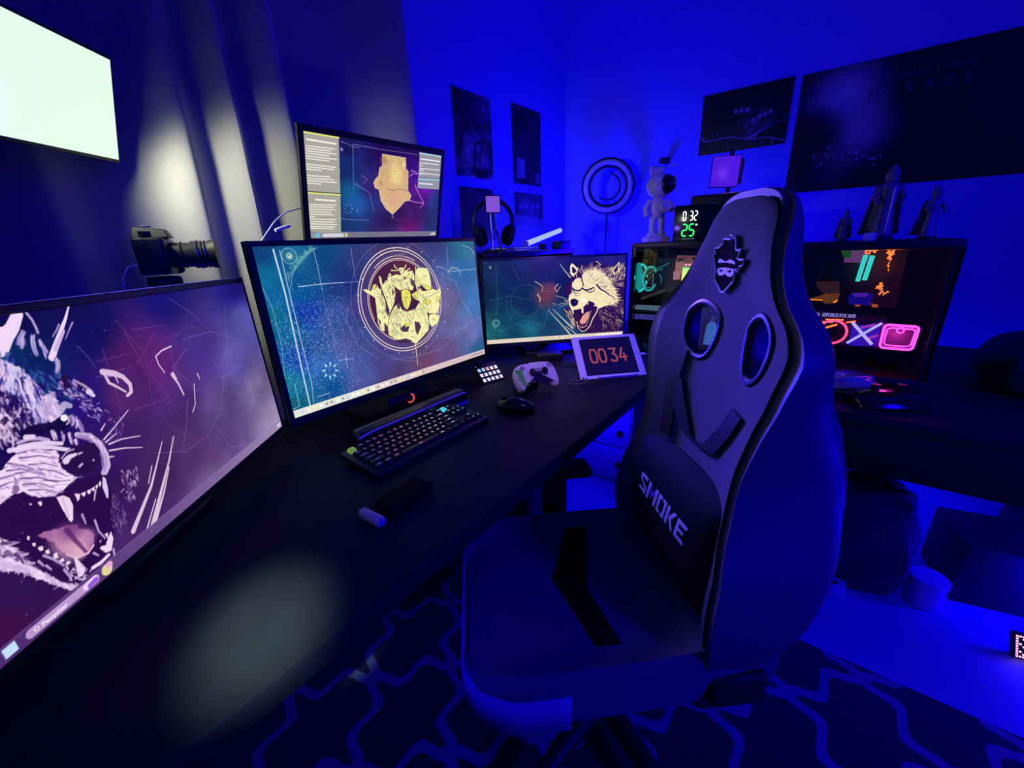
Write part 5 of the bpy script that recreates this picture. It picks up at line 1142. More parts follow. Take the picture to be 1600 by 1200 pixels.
for pts in (((1353, 399), (1340, 440)), ((1364, 400), (1351, 438))):
    a, b_ = at(*pts[0], X=XG + .03), at(*pts[1], X=XG + .03); d = (b_ - a).normalized(); s_ = d.cross(Vector((1, 0, 0))).normalized() * .0052
    MB()._add([a + s_, a - s_, b_ - s_, b_ + s_] + [v + Vector((.03, 0, 0)) for v in (a + s_, a - s_, b_ - s_, b_ + s_)], [(0, 1, 2, 3), (4, 5, 6, 7), (0, 1, 5, 4), (1, 2, 6, 5), (2, 3, 7, 6), (3, 0, 4, 7)]).build('memory_stick', CY, p2, smooth=False)
rnd = random.Random(4)
def flame(poly, n, X, name):
    b = MB(); xs = [p[0] for p in poly]; ys = [p[1] for p in poly]
    for k in range(n):
        t = rnd.random(); i = rnd.randrange(len(poly) - 1); x = poly[i][0] * (1 - t) + poly[i + 1][0] * t + rnd.gauss(0, 1.2); y = poly[i][1] * (1 - t) + poly[i + 1][1] * t + rnd.gauss(0, 1.5)
        p = at(x, y, X=X + rnd.uniform(0, .01)); b.cyl(p, p + Vector((0, rnd.uniform(-.005, .005), rnd.uniform(-.007, .007))), rnd.uniform(.0008, .0022), n=5)
    return b.build(name, ORN, p2)
flame([(1385, 397), (1396, 393), (1390, 402), (1387, 420)], 60, XG + .03, 'orange_led_cluster'); flame([(1370, 450), (1375, 444), (1377, 456), (1384, 458)], 40, XG + .03, 'orange_led_cluster'); flame([(1352, 394), (1360, 391), (1370, 392)], 34, XG + .03, 'orange_led_cluster')
slab('green_card', [(1311, 382), (1332, 382), (1329, 403), (1318, 403)], XG + .05, emit('green_card_light', (.012, .10, .012), .7, sample=False), p2)  # reflection in the glass, drawn as a glowing card inside
tt = at(1313, 392, X=XG + .046); text_mesh('er', Matrix(((0, 1, 0, tt.x), (-1, 0, 0, tt.y), (0, 0, 1, tt.z), (0, 0, 0, 1))), .026, emit('pink_reflection', (.75, .35, .42), .8, sample=False), 'reflected_letters', p2)  # lettering of that reflection, drawn as glowing text
slab('reflected_sheet', [(1332, 380), (1363, 384), (1356, 411), (1318, 410), (1320, 403), (1329, 403)], XG + .055, emit('mauve_reflection', (.22, .07, .26), .6, sample=False), p2)  # paper reflected in the glass, drawn as a glowing slab
slab('mainboard', [(1262, 384), (1420, 388), (1400, 480), (1250, 478)], XG + .12, mat('mainboard', (.02, .015, .02), .5, nz=.3, scale=150), p2, .003)
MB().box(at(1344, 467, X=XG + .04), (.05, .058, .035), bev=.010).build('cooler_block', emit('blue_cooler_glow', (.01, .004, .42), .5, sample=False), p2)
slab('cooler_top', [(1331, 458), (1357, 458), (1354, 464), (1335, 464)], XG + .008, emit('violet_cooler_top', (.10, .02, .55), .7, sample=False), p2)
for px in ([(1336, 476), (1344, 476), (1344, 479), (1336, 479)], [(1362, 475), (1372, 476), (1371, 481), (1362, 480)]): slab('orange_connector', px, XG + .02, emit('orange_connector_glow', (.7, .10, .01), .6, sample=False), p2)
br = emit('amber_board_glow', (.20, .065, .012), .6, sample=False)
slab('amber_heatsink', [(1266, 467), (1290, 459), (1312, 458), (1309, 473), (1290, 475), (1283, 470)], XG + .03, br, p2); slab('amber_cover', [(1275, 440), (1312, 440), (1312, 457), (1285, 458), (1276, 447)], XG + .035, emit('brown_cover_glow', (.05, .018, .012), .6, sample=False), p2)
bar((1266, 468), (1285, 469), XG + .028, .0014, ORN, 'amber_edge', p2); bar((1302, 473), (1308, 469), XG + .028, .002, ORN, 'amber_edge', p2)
# inner glows are the lamps' own light
lamp('pink_tube_light', 'POINT', at(1405, 527, X=XG - .02), .35, (1.0, .05, .6), .02)
lamp('orange_board_light', 'POINT', at(1390, 415, X=XG + .01), .12, (1.0, .2, .03), .02)

# -- left computer
XL = 1.80
p1 = pc_case('black glass-sided computer with cyan fans and a yellow light bar behind the tablet', XL, XL + .28, .25, .715, .75, 1.205)
XI = XL + .03
CYF = (.02, .72, .66)
cf = at(996, 434, X=XI + .02)
for k, (px, R_) in enumerate((((997, 435), .060), ((1013, 436), .052))):
    c = at(*px, X=XI + .04); fan('cyan_fan', (c.x + .02, c.y, c.z), R_, CYF, p1, 1.0 if k == 0 else .55, axis=(.25, 1, 0))
CYG = emit('cyan_line_glow', (.05, .42, .42), .8, sample=False); CYB = emit('cyan_fan_face', (.02, .55, .5), .55, sample=False)
slab('fan_glow_panel', [(994, 412), (1000, 410), (1004, 425), (1003, 448), (998, 456), (993, 450), (991, 432)], XI + .012, CYB, p1, .002)
for a in (((1003, 412), (1002, 432), (1006, 448)), ((1006, 449), (1019, 450)), ((1021, 428), (1019, 454)), ((1012, 416), (1022, 423), (1008, 431)), ((1024, 421), (1046, 411)), ((1025, 423), (1036, 420)), ((1030, 428), (1034, 436), (1032, 442))):
    MB().tube([at(*p, X=XI + .01) for p in a], .0011, 6).build('cyan_edge', CYG, p1)
slab('photo_card', [(1058, 399), (1106, 400), (1096, 434), (1051, 438)], XI + .05, emit('card_backing', (.26, .10, .09), .55, sample=False), p1)
for i, (px, c) in enumerate(((((1056, 408), (1068, 406), (1070, 424), (1062, 430), (1055, 422)), (.45, .2, .16)), (((1080, 404), (1094, 402), (1096, 416), (1088, 428), (1082, 422)), (.42, .16, .12)), (((1092, 416), (1104, 414), (1096, 433), (1084, 430)), (.55, .33, .10)), (((1058, 404), (1070, 402), (1068, 408), (1058, 410)), (.05, .02, .03)), (((1080, 402), (1096, 402), (1090, 406), (1082, 408)), (.04, .02, .02)), (((1052, 424), (1062, 424), (1062, 436), (1052, 437)), (.55, .25, .3)))):
    slab('card_patch', list(px), XI + .046 - i * .0005, emit('card_patch_%d' % i, c, .7, sample=False), p1, .001)
YB = bpy.data.materials.new('yellow_light_bar'); YB.use_nodes = True; nt = YB.node_tree; b_ = nt.nodes['Principled BSDF']; tc = nt.nodes.new('ShaderNodeTexCoord'); sx_ = nt.nodes.new('ShaderNodeSeparateXYZ'); cr_ = nt.nodes.new('ShaderNodeValToRGB')
nt.links.new(tc.outputs['Generated'], sx_.inputs[0]); nt.links.new(sx_.outputs[2], cr_.inputs[0]); nt.links.new(cr_.outputs[0], b_.inputs['Emission Color']); b_.inputs['Emission Strength'].default_value = 1.3
cr_.color_ramp.elements[0].color = (1, .45, .10, 1); cr_.color_ramp.elements[0].position = .1; cr_.color_ramp.elements[1].color = (.30, .95, .15, 1); e_ = cr_.color_ramp.elements.new(.6); e_.color = (.95, .9, .05, 1)
slab('yellow_light_bar', [(1067, 418), (1083, 419), (1077, 462), (1061, 468)], XI + .02, YB, p1, .012)
slab('bar_groove', [(1074, 424), (1075, 424), (1070, 462), (1069, 462)], XI + .019, mat('groove', (.1, .08, .01), .5), p1, .0005)
for k in range(4): slab('white_glow_letter', [(1070 + k * 5.4, 412), (1074 + k * 5.4, 412), (1073.6 + k * 5.4, 416), (1069.6 + k * 5.4, 416)], XI + .03, emit('pinkish_white_glow', (1, .55, .6), .9, sample=False), p1, .001)
gm = mat('silver_cover', (.45, .45, .5), .3, metal=.5)
for px, m in (([(989, 477), (1038, 479), (1031, 486), (990, 483)], emit('teal_lit_plate', (.12, .22, .34), .6, sample=False)), ([(988, 491), (1024, 493), (1020, 500), (988, 498)], emit('blue_lit_plate', (.06, .06, .45), .6, sample=False)), ([(998, 534), (1016, 533), (1014, 537), (997, 537)], CYG)):
    slab('lit_drive_plate', px, XI + .02, m, p1, .02)
slab('bay_divider', [(986, 486), (1046, 488), (1044, 491), (986, 489)], XI + .01, BLKM, p1, .12)
slab('mainboard', [(1024, 404), (1110, 404), (1100, 476), (1022, 474)], XI + .10, mat('mainboard_teal', (.02, .03, .035), .5, nz=.3, scale=150), p1, .003)
lamp('cyan_fan_light', 'POINT', at(998, 434, X=XI - .015), .02, (.05, .9, .8), .01)

# ================================================================ ON TOP OF THE COMPUTERS
TZ = 1.205
az = at(1024, 375, X=1.93)
ast = thing('astronaut_figurine', 'pale astronaut figurine with black visor standing on the left computer', 'figurine', (1.93, az.y, TZ))
AM = Matrix.Translation((1.93, az.y, TZ)) @ Matrix.Rotation(math.radians(-52), 4, 'Z'); PALE = mat('pale_lilac_plastic', (.62, .56, .62), .45, nz=.06, scale=60)
MB(AM).box((0, 0, .012), (.098, .085, .024), bev=.004).box((0, 0, .030), (.07, .06, .014), bev=.003).build('pedestal', PALE, ast)
for sx in (-1, 1): MB(AM).tube([(sx * .018, 0, .036), (sx * .020, -.004, .07), (sx * .016, 0, .105)], [.015, .013, .017], 12).ball((sx * .018, -.008, .042), .017, (1, 1.3, .7), 12).build('leg', PALE, ast)
MB(AM).loft([[(r * math.cos(t), r * .8 * math.sin(t), z) for t in np.linspace(0, 2 * math.pi, 18)[:-1]] for r, z in ((.026, .095), (.034, .115), (.037, .145), (.033, .17), (.02, .185))]).build('torso', PALE, ast, sub=1)
MB(AM).cyl((.020, -.034, .145), (.022, -.046, .145), .026, .024, 24).torus((.022, -.046, .145), .018, .003, axis=(.05, 1, 0), n=24, k=6).build('chest_disc', PALE, ast)
MB(AM).tube([(-.034, 0, .168), (-.055, -.006, .140), (-.050, -.016, .105)], [.013, .013, .012], 12).build('arm', PALE, ast); MB(AM).tube([(.034, 0, .168), (.056, -.006, .150), (.052, -.030, .128)], [.013, .013, .012], 12).build('arm', PALE, ast)
hd = MB(AM).ball((0, 0, .228), .054, (1, 1, .96), 28).build('helmet', PALE, ast)
MB(AM).ball((.022, -.026, .230), .040, (1, 1, .98), 24).build('visor', BLKG, hd); MB(AM).torus((.024, -.030, .230), .036, .004, axis=(.6, -.8, 0), n=32, k=8).build('visor_rim', BLKM, hd)
MB(AM).cyl((-.042, 0, .288), (.010, 0, .288), .017, n=20).build('head_canister', PALE, hd); MB(AM).cyl((.010, 0, .292), (.055, -.01, .305), .003).ball((.057, -.01, .306), .006).build('antenna', PALE, hd)
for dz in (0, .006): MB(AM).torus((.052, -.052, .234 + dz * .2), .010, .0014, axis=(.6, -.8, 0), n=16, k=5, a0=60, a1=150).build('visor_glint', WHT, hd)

ck = thing('digital_clock', 'black digital clock on the left computer reading 0 32 above green 25 degrees', 'clock', (1.90, .52, TZ))
kl = at(1050, 374, X=1.865); kr = at(1112, 374, X=1.865); kt_ = at(1052, 322, X=1.865)
CKM = frame(((1.865), (kl.y + kr.y) / 2, (TZ + kt_.z) / 2), -90); cw = kl.y - kr.y; chh = kt_.z - TZ
MB(CKM).box((0, .03, 0), (cw, .06, chh), bev=.004).build('case', BLKG, ck)
WD = emit('white_digits', (.9, .9, 1.0), 1.6, sample=False); GD = emit('green_digits', (.03, 1.0, .16), 1.5)
def loc_(px, py):
    p = CKM.inverted() @ at(px, py, X=1.864); return p.x, p.z
xa, za = loc_(1067, 345); xb, zb = loc_(1089, 329)
dwid = (loc_(1090, 337)[0] - loc_(1067, 337)[0]); dh_ = loc_(1067, 330)[1] - loc_(1067, 344)[1]
for ch_, f_ in (('0', 0), ('3', .46), ('2', .76)):
    b = MB(CKM); seg_digit(b, ch_, xa + dwid * f_, za, dwid * .18, dh_, dh_ * .115, y=-.0012); b.build('white_digit', WD, ck, weld=False, smooth=False)
xg, zg = loc_(1065, 369); dg_w = loc_(1086, 360)[0] - loc_(1065, 360)[0]; dg_h = loc_(1070, 351)[1] - loc_(1070, 369)[1]
for ch_, f_ in (('2', 0), ('5', .52)):
    b = MB(CKM); seg_digit(b, ch_, xg + dg_w * f_, zg, dg_w * .34, dg_h, dg_h * .125, y=-.0012); b.build('green_digit', GD, ck, weld=False, smooth=False)
xd, zd = loc_(1088, 351); MB(CKM).box((xd, -.001, zd), (.008, .001, .006)).build('degree_mark', emit('pale_green_mark', (.4, 1, .6), 1.2, sample=False), ck)
xd, zd = loc_(1075, 374); MB(CKM).box((xd, -.001, zd + .002), (.05, .001, .003)).build('base_glint', emit('dim_green_line', (.04, .3, .2), .6, sample=False), ck)
bb = at(1094, 345, X=2.0); o = MB().box((2.02, bb.y - .10, TZ + .09), (.10, .28, .18), bev=.01).build('black_case', BLK); tag(o, 'black rounded case standing behind the digital clock on the left computer', 'case')

# square lamp on a stalk, right of the astronaut
qs = at(1134, 268, X=2.15); SQ = frame(qs, -66, 0, -2)
sq = thing('square_lamp', 'pale violet square lamp on a dark stalk below the framed dark picture', 'lamp', (2.15, qs.y, .75))
wq = .115
MB(SQ).box((0, .012, 0), (wq * 1.0, .022, .125), bev=.004).build('housing', BLK, sq); MB(SQ).box((-.002, -.001, 0), (wq * .96, .003, .120), bev=.006).build('face', emit('violet_face_glow', (.09, .01, .85), .8, sample=False), sq)
MB(SQ).box((wq * .56, .022, 0), (.014, .03, .10), bev=.004).build('bracket', BLK, sq)
MB().tube([SQ @ Vector((.02, .02, .062)), SQ @ Vector((.02, .03, .085)), SQ @ Vector((.03, .05, .06)), SQ @ Vector((.03, .05, -.12)), (qs.x + .05, qs.y - .02, .765)], .009, 10).cyl((qs.x + .05, qs.y - .02, .75), (qs.x + .05, qs.y - .02, .765), .05, n=24).build('stalk', BLKM, sq)
lamp('square_lamp_light', 'POINT', SQ @ Vector((0, -.10, 0)), .35, (.42, .12, 1.0), .03)

# warrior statuettes on the right computer
def statue(x, y, z, h, rot, label, cape=True, sword=True):
    M_ = Matrix.Translation((x, y, z)) @ Matrix.Rotation(math.radians(rot), 4, 'Z') @ Matrix.Scale(h / .22, 4); t = thing('warrior_statuette', label, 'statuette', (x, y, z), 'statuettes on the right computer')
    DM = mat('dark_resin', (.16, .16, .19), .35, nz=.4, scale=90, bump=.5)
    MB(M_).cyl((0, 0, .0005), (0, 0, .014), .036, .032, 20).build('plinth', BLK, t)
    MB(M_).loft([[(r * math.cos(a), r * .7 * math.sin(a) * (1 + .12 * math.sin(5 * a)), zz) for a in np.linspace(0, 2 * math.pi, 26)[:-1]] for r, zz in ((.030, .014), (.026, .05), (.019, .095), (.021, .125), (.026, .150), (.018, .165), (.008, .172))]).build('robed_body', DM, t)
    MB(M_).ball((0, -.002, .186), .015, (.85, .95, 1.1), 16).loft([[(r * math.cos(a), r * math.sin(a) + .003, zz) for a in np.linspace(0, 2 * math.pi, 14)[:-1]] for r, zz in ((.017, .172), (.018, .190), (.011, .206), (.002, .218))]).build('hooded_head', DM, t)
    for sx in (-1, 1): MB(M_).tube([(sx * .024, 0, .150), (sx * .036, -.008, .125), (sx * .024, -.026, .108)], [.008, .007, .006], 10).build('arm', DM, t)
    if cape: MB(M_).grid([[(.034 * u * (1 + .5 * v), .016 + .02 * v + .004 * math.cos(u * 9), .160 - .14 * v) for u in np.linspace(-1, 1, 13)] for v in np.linspace(0, 1, 8)]).build('cape', DM, t).modifiers.new('t', 'SOLIDIFY').thickness = .002
    if sword: MB(M_).cyl((.004, -.030, .022), (.004, -.030, .150), .0016, .003).box((.004, -.030, .150), (.03, .005, .004)).build('sword', METAL, t)
    return t
P_ = at(1378, 352, X=1.76); statue(1.76, P_.y, 1.188, .215, -80, 'tallest hooded warrior statuette with a sword, middle of the right computer top')
P_ = at(1452, 352, X=1.74); statue(1.74, P_.y, 1.188, .145, -60, 'shorter hooded warrior statuette near the right end of the right computer top', sword=False)
P_ = at(1318, 360, X=1.80); statue(1.80, P_.y, 1.188, .10, -90, 'smallest squat statuette at the left end of the right computer top', sword=False)
P_ = at(1362, 358, X=1.68); o = MB().box((1.68, P_.y, 1.188 + .012), (.022, .03, .024), bev=.004).build('small_block', mat('blue_white_block', (.6, .6, .65), .4)); tag(o, 'tiny pale block at the foot of the tallest warrior statuette', 'block')

# ================================================================ ON THE WALLS
def poster(name, label, wall, tl, tr, bl, base, fn, cat='poster', res=90, rough=.45, nx=None):
    kw = dict(Y=YA - .004) if wall == 'A' else dict(X=XB - .004)
    a, b, c = at(*tl, **kw), at(*tr, **kw), at(*bl, **kw)
    w = (b - a).length if wall == 'A' else abs(a.y - b.y); w = abs(b.x - a.x) if wall == 'A' else w; h = a.z - c.z
    ctr = Vector((a.x + w / 2, YA - .004, a.z - h / 2)) if wall == 'A' else Vector((XB - .004, a.y - w / 2, a.z - h / 2))
    M_ = frame(ctr, 0 if wall == 'A' else -90); P = Paint(M_, w, h, res, max(20, int(res * h / w)), base); fn(P)
    o = P.build(name, painted(name + '_print', None, rough)); tag(o, label, cat); s = o.modifiers.new('thick', 'SOLIDIFY'); s.thickness = .002; s.offset = -1
    return o, M_, w, h
def f1_(P):
    P.clouds(.5, 4, 5); P.fl = True
    for p, r, c, a in (((.55, .45), 30, (150, 150, 150), .8), ((.3, .3), 20, (170, 170, 170), .7), ((.75, .25), 22, (160, 160, 160), .7), ((.5, .78), 26, (70, 70, 70), .8), ((.3, .6), 10, (10, 10, 10), .9), ((.62, .62), 9, (20, 20, 20), .8)): P.spot(p, r, c, a)
    P.line([(.45, .1), (.5, .4), (.75, .5), (.6, .2)], (30, 30, 30), 5, 3, .8)
poster('wall_poster', 'tall poster with pale figure high on the back wall, nearest the curtain', 'A', (705, 133), (765, 142), (715, 274), (70, 70, 72), f1_)
def f2_(P):
    P.clouds(.3, 4, 6); P.fl = True; P.poly([(.12, .08), (.40, .08), (.40, .34), (.12, .34)], (150, 150, 150), .9); P.poly([(.8, .05), (.95, .05), (.95, .18), (.8, .18)], (130, 130, 130), .8); P.spot((.3, .25), 10, (180, 180, 180), .7)
poster('wall_poster', 'tall dark poster with pale lower block beside the wall corner', 'A', (799, 160), (844, 178), (803, 286), (38, 38, 40), f2_)
def f3_(P): P.clouds(.3, 4, 8)
poster('wall_poster', 'dark poster low on the back wall partly behind the headphones', 'A', (718, 291), (770, 296), (726, 376), (58, 58, 60), f3_)
def f4_(P):
    P.clouds(.3, 4, 9); P.fl = True
    for k in range(4): P.spot((.2 + k * .2, .7), 8, (140, 140, 140), .8)
    P.poly([(0, 0), (1, 0), (1, .4), (0, .5)], (120, 120, 120), .8)
poster('wall_poster', 'small poster with a row of pale shapes under the tall dark poster by the corner', 'A', (804, 300), (848, 306), (806, 368), (60, 60, 62), f4_)
def f5_(P):
    rnd = random.Random(8); P.clouds(.3, 4, 4)
    P.spot((1175, 190), 60, (70, 50, 60), .8); P.spot((1130, 170), 30, (12, 12, 14), .9)
    for k in range(7):
        x = 1150 + k * 9; P.spot((x, 182 + rnd.uniform(-12, 6)), 9, (200, 170, 190), .9); P.line([(x, 188), (1168 + rnd.uniform(-6, 14), 214)], (150, 120, 150), 1.6, 1, .7)
    for k in range(9): P.line([(1172 + rnd.uniform(-6, 6), 216), (1195 + rnd.uniform(-10, 45), 168 + rnd.uniform(-10, 30))], (190, 160, 200), 1.4, 1, .7)
    for k in range(150): P.spot((rnd.uniform(1098, 1230), rnd.uniform(208, 232)), rnd.uniform(1, 3), (170, 150, 180), rnd.uniform(.3, .8))
    P.line([(1094, 214), (1102, 222), (1120, 218), (1145, 214), (1170, 218), (1200, 214), (1230, 220)], (210, 190, 220), 1.8, 1.8, .9); P.line([(1205, 215), (1207, 228)], (200, 180, 210), 2, 2, .8)
poster('landscape_picture', 'dark landscape print of pale flowers and roots, left of the huge poster', 'B', (1100, 151), (1242, 122), (1091, 244), (10, 10, 12), f5_, 'picture', 220)
def f6_(P):
    rnd = random.Random(12); P.clouds(.4, 5, 14); P.spot((1320, 150), 56, (190, 192, 198), .95); P.spot((1340, 205), 50, (165, 168, 175), .9); P.spot((1270, 215), 40, (8, 8, 8), .9); P.spot((1300, 262), 34, (90, 92, 98), .6)
    for k in range(60): P.spot((rnd.gauss(1360, 10), rnd.gauss(180, 35)), rnd.uniform(1, 3.5), (140, 140, 150), rnd.uniform(.2, .7))
    for k in range(26): P.spot((rnd.uniform(1270, 1380), rnd.gauss(245, 6)), rnd.uniform(1, 2), (255, 240, 255), .8)
    P.line([(1325, 155), (1310, 175), (1300, 190)], (140, 140, 150), 3, 1, .6)
bp_, BMx, bw, bh = poster('wide_wall_poster', 'huge dark poster with faint lettering filling the wall at upper right', 'B', (1255, 118), (1800, 0), (1225, 303), (7, 7, 8), f6_, 'poster', 260, .5)
FT = mat('faint_poster_lettering', (.13, .13, .15), .5)
def wall_text(body, px, py, size, sx=1.0):
    p = at(px, py, X=XB - .0045); T_ = Matrix(((0, 1, 0, XB - .0062), (-1, 0, 0, p.y), (0, 0, 1, p.z), (0, 0, 0, 1))); return [text_mesh(c_, T_ @ Matrix.Translation((i * size * .62 * sx, 0, 0)), size, FT, 'poster_letter', bp_, sx=sx) for i, c_ in enumerate(body) if c_ != ' ']
ORG[bp_.name] = Vector((0, 0, 0))
wall_text("ASSASSIN'S CREED", 1382, 128, .036, .8); wall_text('M I R A G E', 1354, 156, .056, .90)
wc = at(1040, 252, X=XB - .03); wcm = thing('wall_camera', 'tiny dark gadget fixed to the right wall above the astronaut', 'wall camera', tuple(wc))
MB().box((XB - .012, wc.y, wc.z), (.022, .022, .03), bev=.003).build('bracket', BLKM, wcm); MB().cyl((XB - .02, wc.y, wc.z + .005), (XB - .07, wc.y + .01, wc.z), .018, n=18).build('barrel', BLK, wcm)

# ================================================================ GAMING CHAIR
CO = Vector((.815, .18, 0)); CH = frame(CO, -137)   # local x: far to near arm, local -y: forward, z up
chair = thing('gaming_chair', 'tall charcoal gaming chair with masked ninja emblem turned toward the desk', 'chair', tuple(CO))
S0 = .48
def interp(v, tab):
    n = len(tab)
    if v <= tab[0][0]: return tab[0][1]
    if v >= tab[-1][0]: return tab[-1][1]
    k = max(i for i in range(n - 1) if tab[i][0] <= v)
    def sl(i):
        if i <= 0 or i >= n - 1: return 0.0
        a = (tab[i][1] - tab[i - 1][1]) / (tab[i][0] - tab[i - 1][0]); b = (tab[i + 1][1] - tab[i][1]) / (tab[i + 1][0] - tab[i][0])
        return 0.0 if a * b <= 0 else 2 * a * b / (a + b)
    h = tab[k + 1][0] - tab[k][0]; t = (v - tab[k][0]) / h; p, q = tab[k][1], tab[k + 1][1]
    return p * (2 * t ** 3 - 3 * t * t + 1) + q * (3 * t * t - 2 * t ** 3) + h * (sl(k) * (t ** 3 - 2 * t * t + t) + sl(k + 1) * (t ** 3 - t * t))
WT = [(-.06, .215), (.06, .240), (.16, .232), (.27, .200), (.35, .188), (.44, .205), (.50, .224), (.56, .232), (.60, .212), (.645, .160), (.69, .130), (.74, .113), (.775, .103), (.795, .088), (.806, .066), (.812, .035)]
CT = [(-.06, .0), (.08, .005), (.2, -.005), (.35, -.03), (.5, -.045), (.6, -.055), (.7, -.05), (.82, -.06)]
KT = [(-.06, .06), (.1, .07), (.3, .06), (.5, .06), (.6, .045), (.7, .02), (.82, .0)]
BT = [(-.06, -.11), (0, -.17), (.15, -.235), (.3, -.248), (.42, -.200), (.5, -.135), (.57, -.104), (.65, -.096), (.74, -.098), (.812, -.085)]
def fy(u, v): w = interp(v, WT); return -(interp(v, CT) + interp(v, KT) * min(1.0, abs(u) / w) ** 2.6)
HOLES = [(-.118, .515), (.118, .515)]
def hole_poly(sx, g=0.0):
    lo, hi = ((.020, .120) if sx < 0 else (.074, .146))
    base = [(.048, .585), (.070, .606), (.105, .612), (.138, .592), (.146, .560), (.136, .528), (.105, .508), (.072, .512), (.052, .545)]
    base = [(lo + (x - .048) / .098 * (hi - lo), z) for x, z in base]
    cx = sum(p[0] for p in base) / len(base); cy = sum(p[1] for p in base) / len(base)
    return [(sx * (cx + (x - cx) * (1 + g)), cy + (y - cy) * (1 + g)) for x, y in base]
def smooth_poly(p, n=4):
    out = []; m = len(p)
    for i in range(m):
        p0, p1, p2, p3 = (Vector(p[(i + k) % m]) for k in (-1, 0, 1, 2))
        for k in range(n):
            t = k / n; out.append(tuple(.5 * ((2 * p1) + (p2 - p0) * t + (2 * p0 - 5 * p1 + 4 * p2 - p3) * t * t + (-p0 + 3 * p1 - 3 * p2 + p3) * t ** 3)))
    return out
def cut(o, cutters):
    dg = bpy.context.evaluated_depsgraph_get()
    for c in cutters:
        m = o.modifiers.new('b', 'BOOLEAN'); m.operation = 'DIFFERENCE'; m.object = c; m.solver = 'EXACT'
    dg.update(); me = bpy.data.meshes.new_from_object(o.evaluated_get(bpy.context.evaluated_depsgraph_get()))
    o.modifiers.clear(); old = o.data; o.data = me; me.name = old.name
    for c in cutters: bpy.data.objects.remove(c)
    me.polygons.foreach_set('use_smooth', [True] * len(me.polygons))
    try: me.set_sharp_from_angle(angle=math.radians(40))
    except Exception: pass
    return o
def cutter(g=0.0):
    out = []
    for sx in (-1, 1):
        pl = [(x, z + S0) for x, z in smooth_poly(hole_poly(sx, g))]; b = MB(CH); b.prism(pl, -.3, .4)
        out.append(b.build('cut', None, chair, smooth=False))
    return out
# shell: closed loft of horizontal sections
vs = list(np.linspace(-.06, .77, 50)) + [.783, .793, .801, .807, .812]
rings = []
for v in vs:
    w = interp(v, WT); bk = -interp(v, BT); ring = []
    for a in np.linspace(-1, 1, 25): ring.append((a * w * .93, fy(a * w * .93, v) + .004 + (.010 if abs(a) > .97 else 0), S0 + v))
    side = fy(w, v) + .014; ring.append((w * 1.0, side, S0 + v))
    for t in np.linspace(0, math.pi, 23): 
        c_, s_ = math.cos(t), math.sin(t); y = side + (bk - side) * (abs(s_) ** .55); ring.append((w * 1.0 * (abs(c_) ** .45) * (1 if c_ > 0 else -1) * (1.0), y, S0 + v))
    ring.append((-w * 1.0, side, S0 + v)); rings.append(ring)
shell = MB(CH).loft(rings).build('back_shell', SIDEL, chair); cut(shell, cutter(0.0))
# front fabric
def fab_w(v): return interp(v + (.010 if v > .72 else 0), WT) * .86
P_ = []
for v in list(np.linspace(-.04, .77, 66)) + [.780, .788, .795, .800]:
    w = fab_w(v); P_.append([(a * w, fy(a * w, v) - .006 * (1 - abs(a) ** 6) - .001, S0 + v) for a in np.linspace(-1, 1, 45)])
b = MB(CH).grid(P_); ret = bmesh.ops.solidify(b.bm, geom=list(b.bm.faces), thickness=-.009); fab = b.build('front_fabric', FAB, chair); cut(fab, cutter(.10))
# dark piping around the belt openings
for sx in (-1, 1):
    pl = smooth_poly(hole_poly(sx, .06), 4); MB(CH).tube([(x, fy(x, z) - .004, S0 + z) for x, z in pl], .0075, 8, closed=True).build('opening_rim', BLK, chair)
# head emblem: white outline, black fill, white eyes (traced outline of the embroidered mask)
EM = [(440, 215), (478, 218), (500, 262), (515, 230), (540, 285), (562, 390), (595, 408), (632, 380), (618, 450), (600, 500), (640, 520), (690, 510), (690, 585), (650, 600), (625, 680), (595, 640), (580, 650), (575, 805), (455, 960), (410, 960), (315, 800), (318, 655), (290, 560), (272, 465), (300, 462), (270, 378), (320, 380), (375, 320), (370, 260), (465, 268)]
ec = Vector((0, .70)); esc = .000150
def em(p): return ((p[0] - 455) * .000215 + EMX, S0 + .692 - (p[1] - 580) * .000133)
EMX = -.008
def lay(poly, name, m, d, parent=None, rim=None):
    c = [em(p) for p in poly] if parent is None or True else poly
    b = MB(CH); t = bmesh.new(); vv = [t.verts.new((x, 0, z)) for x, z in c]
    from mathutils.geometry import tessellate_polygon
    for f_ in tessellate_polygon([[Vector((x, z, 0)) for x, z in c]]): t.faces.new([vv[i] for i in f_])
    bmesh.ops.subdivide_edges(t, edges=t.edges[:], cuts=2, use_grid_fill=True)
    for v in t.verts: v.co.y = fy(v.co.x, v.co.z - S0) - .0098 - d
    b._merge(t, CH); return b.build(name, m, parent or chair, smooth=False, weld=True)
THR = mat('white_thread', (.90, .86, .92), .8, nz=.1, scale=400); BTH = mat('black_thread', (.005, .005, .006), .95, spec=.05)
emb = lay(EM, 'head_emblem', BTH, .0008); emb['label'] = 'black masked ninja head with white outline'
MB(CH).tube([(em(p)[0], fy(em(p)[0], em(p)[1] - S0) - .0122, em(p)[1]) for p in EM], .0018, 6, closed=True).build('outline', THR, emb)
lay([(335, 575), (345, 525), (370, 518), (400, 535), (440, 555), (475, 528), (520, 525), (560, 545), (575, 580), (520, 572), (450, 565), (390, 568)], 'hairline', THR, .0016, emb)
lay([(325, 655), (380, 638), (450, 630), (520, 636), (583, 648), (570, 700), (530, 745), (490, 745), (450, 715), (410, 738), (370, 745), (332, 710)], 'eye_band', THR, .0016, emb)
lay([(365, 655), (420, 672), (400, 690), (375, 688)], 'eye', BTH, .0022, emb); lay([(475, 672), (532, 655), (525, 685), (495, 690)], 'eye', BTH, .0022, emb)
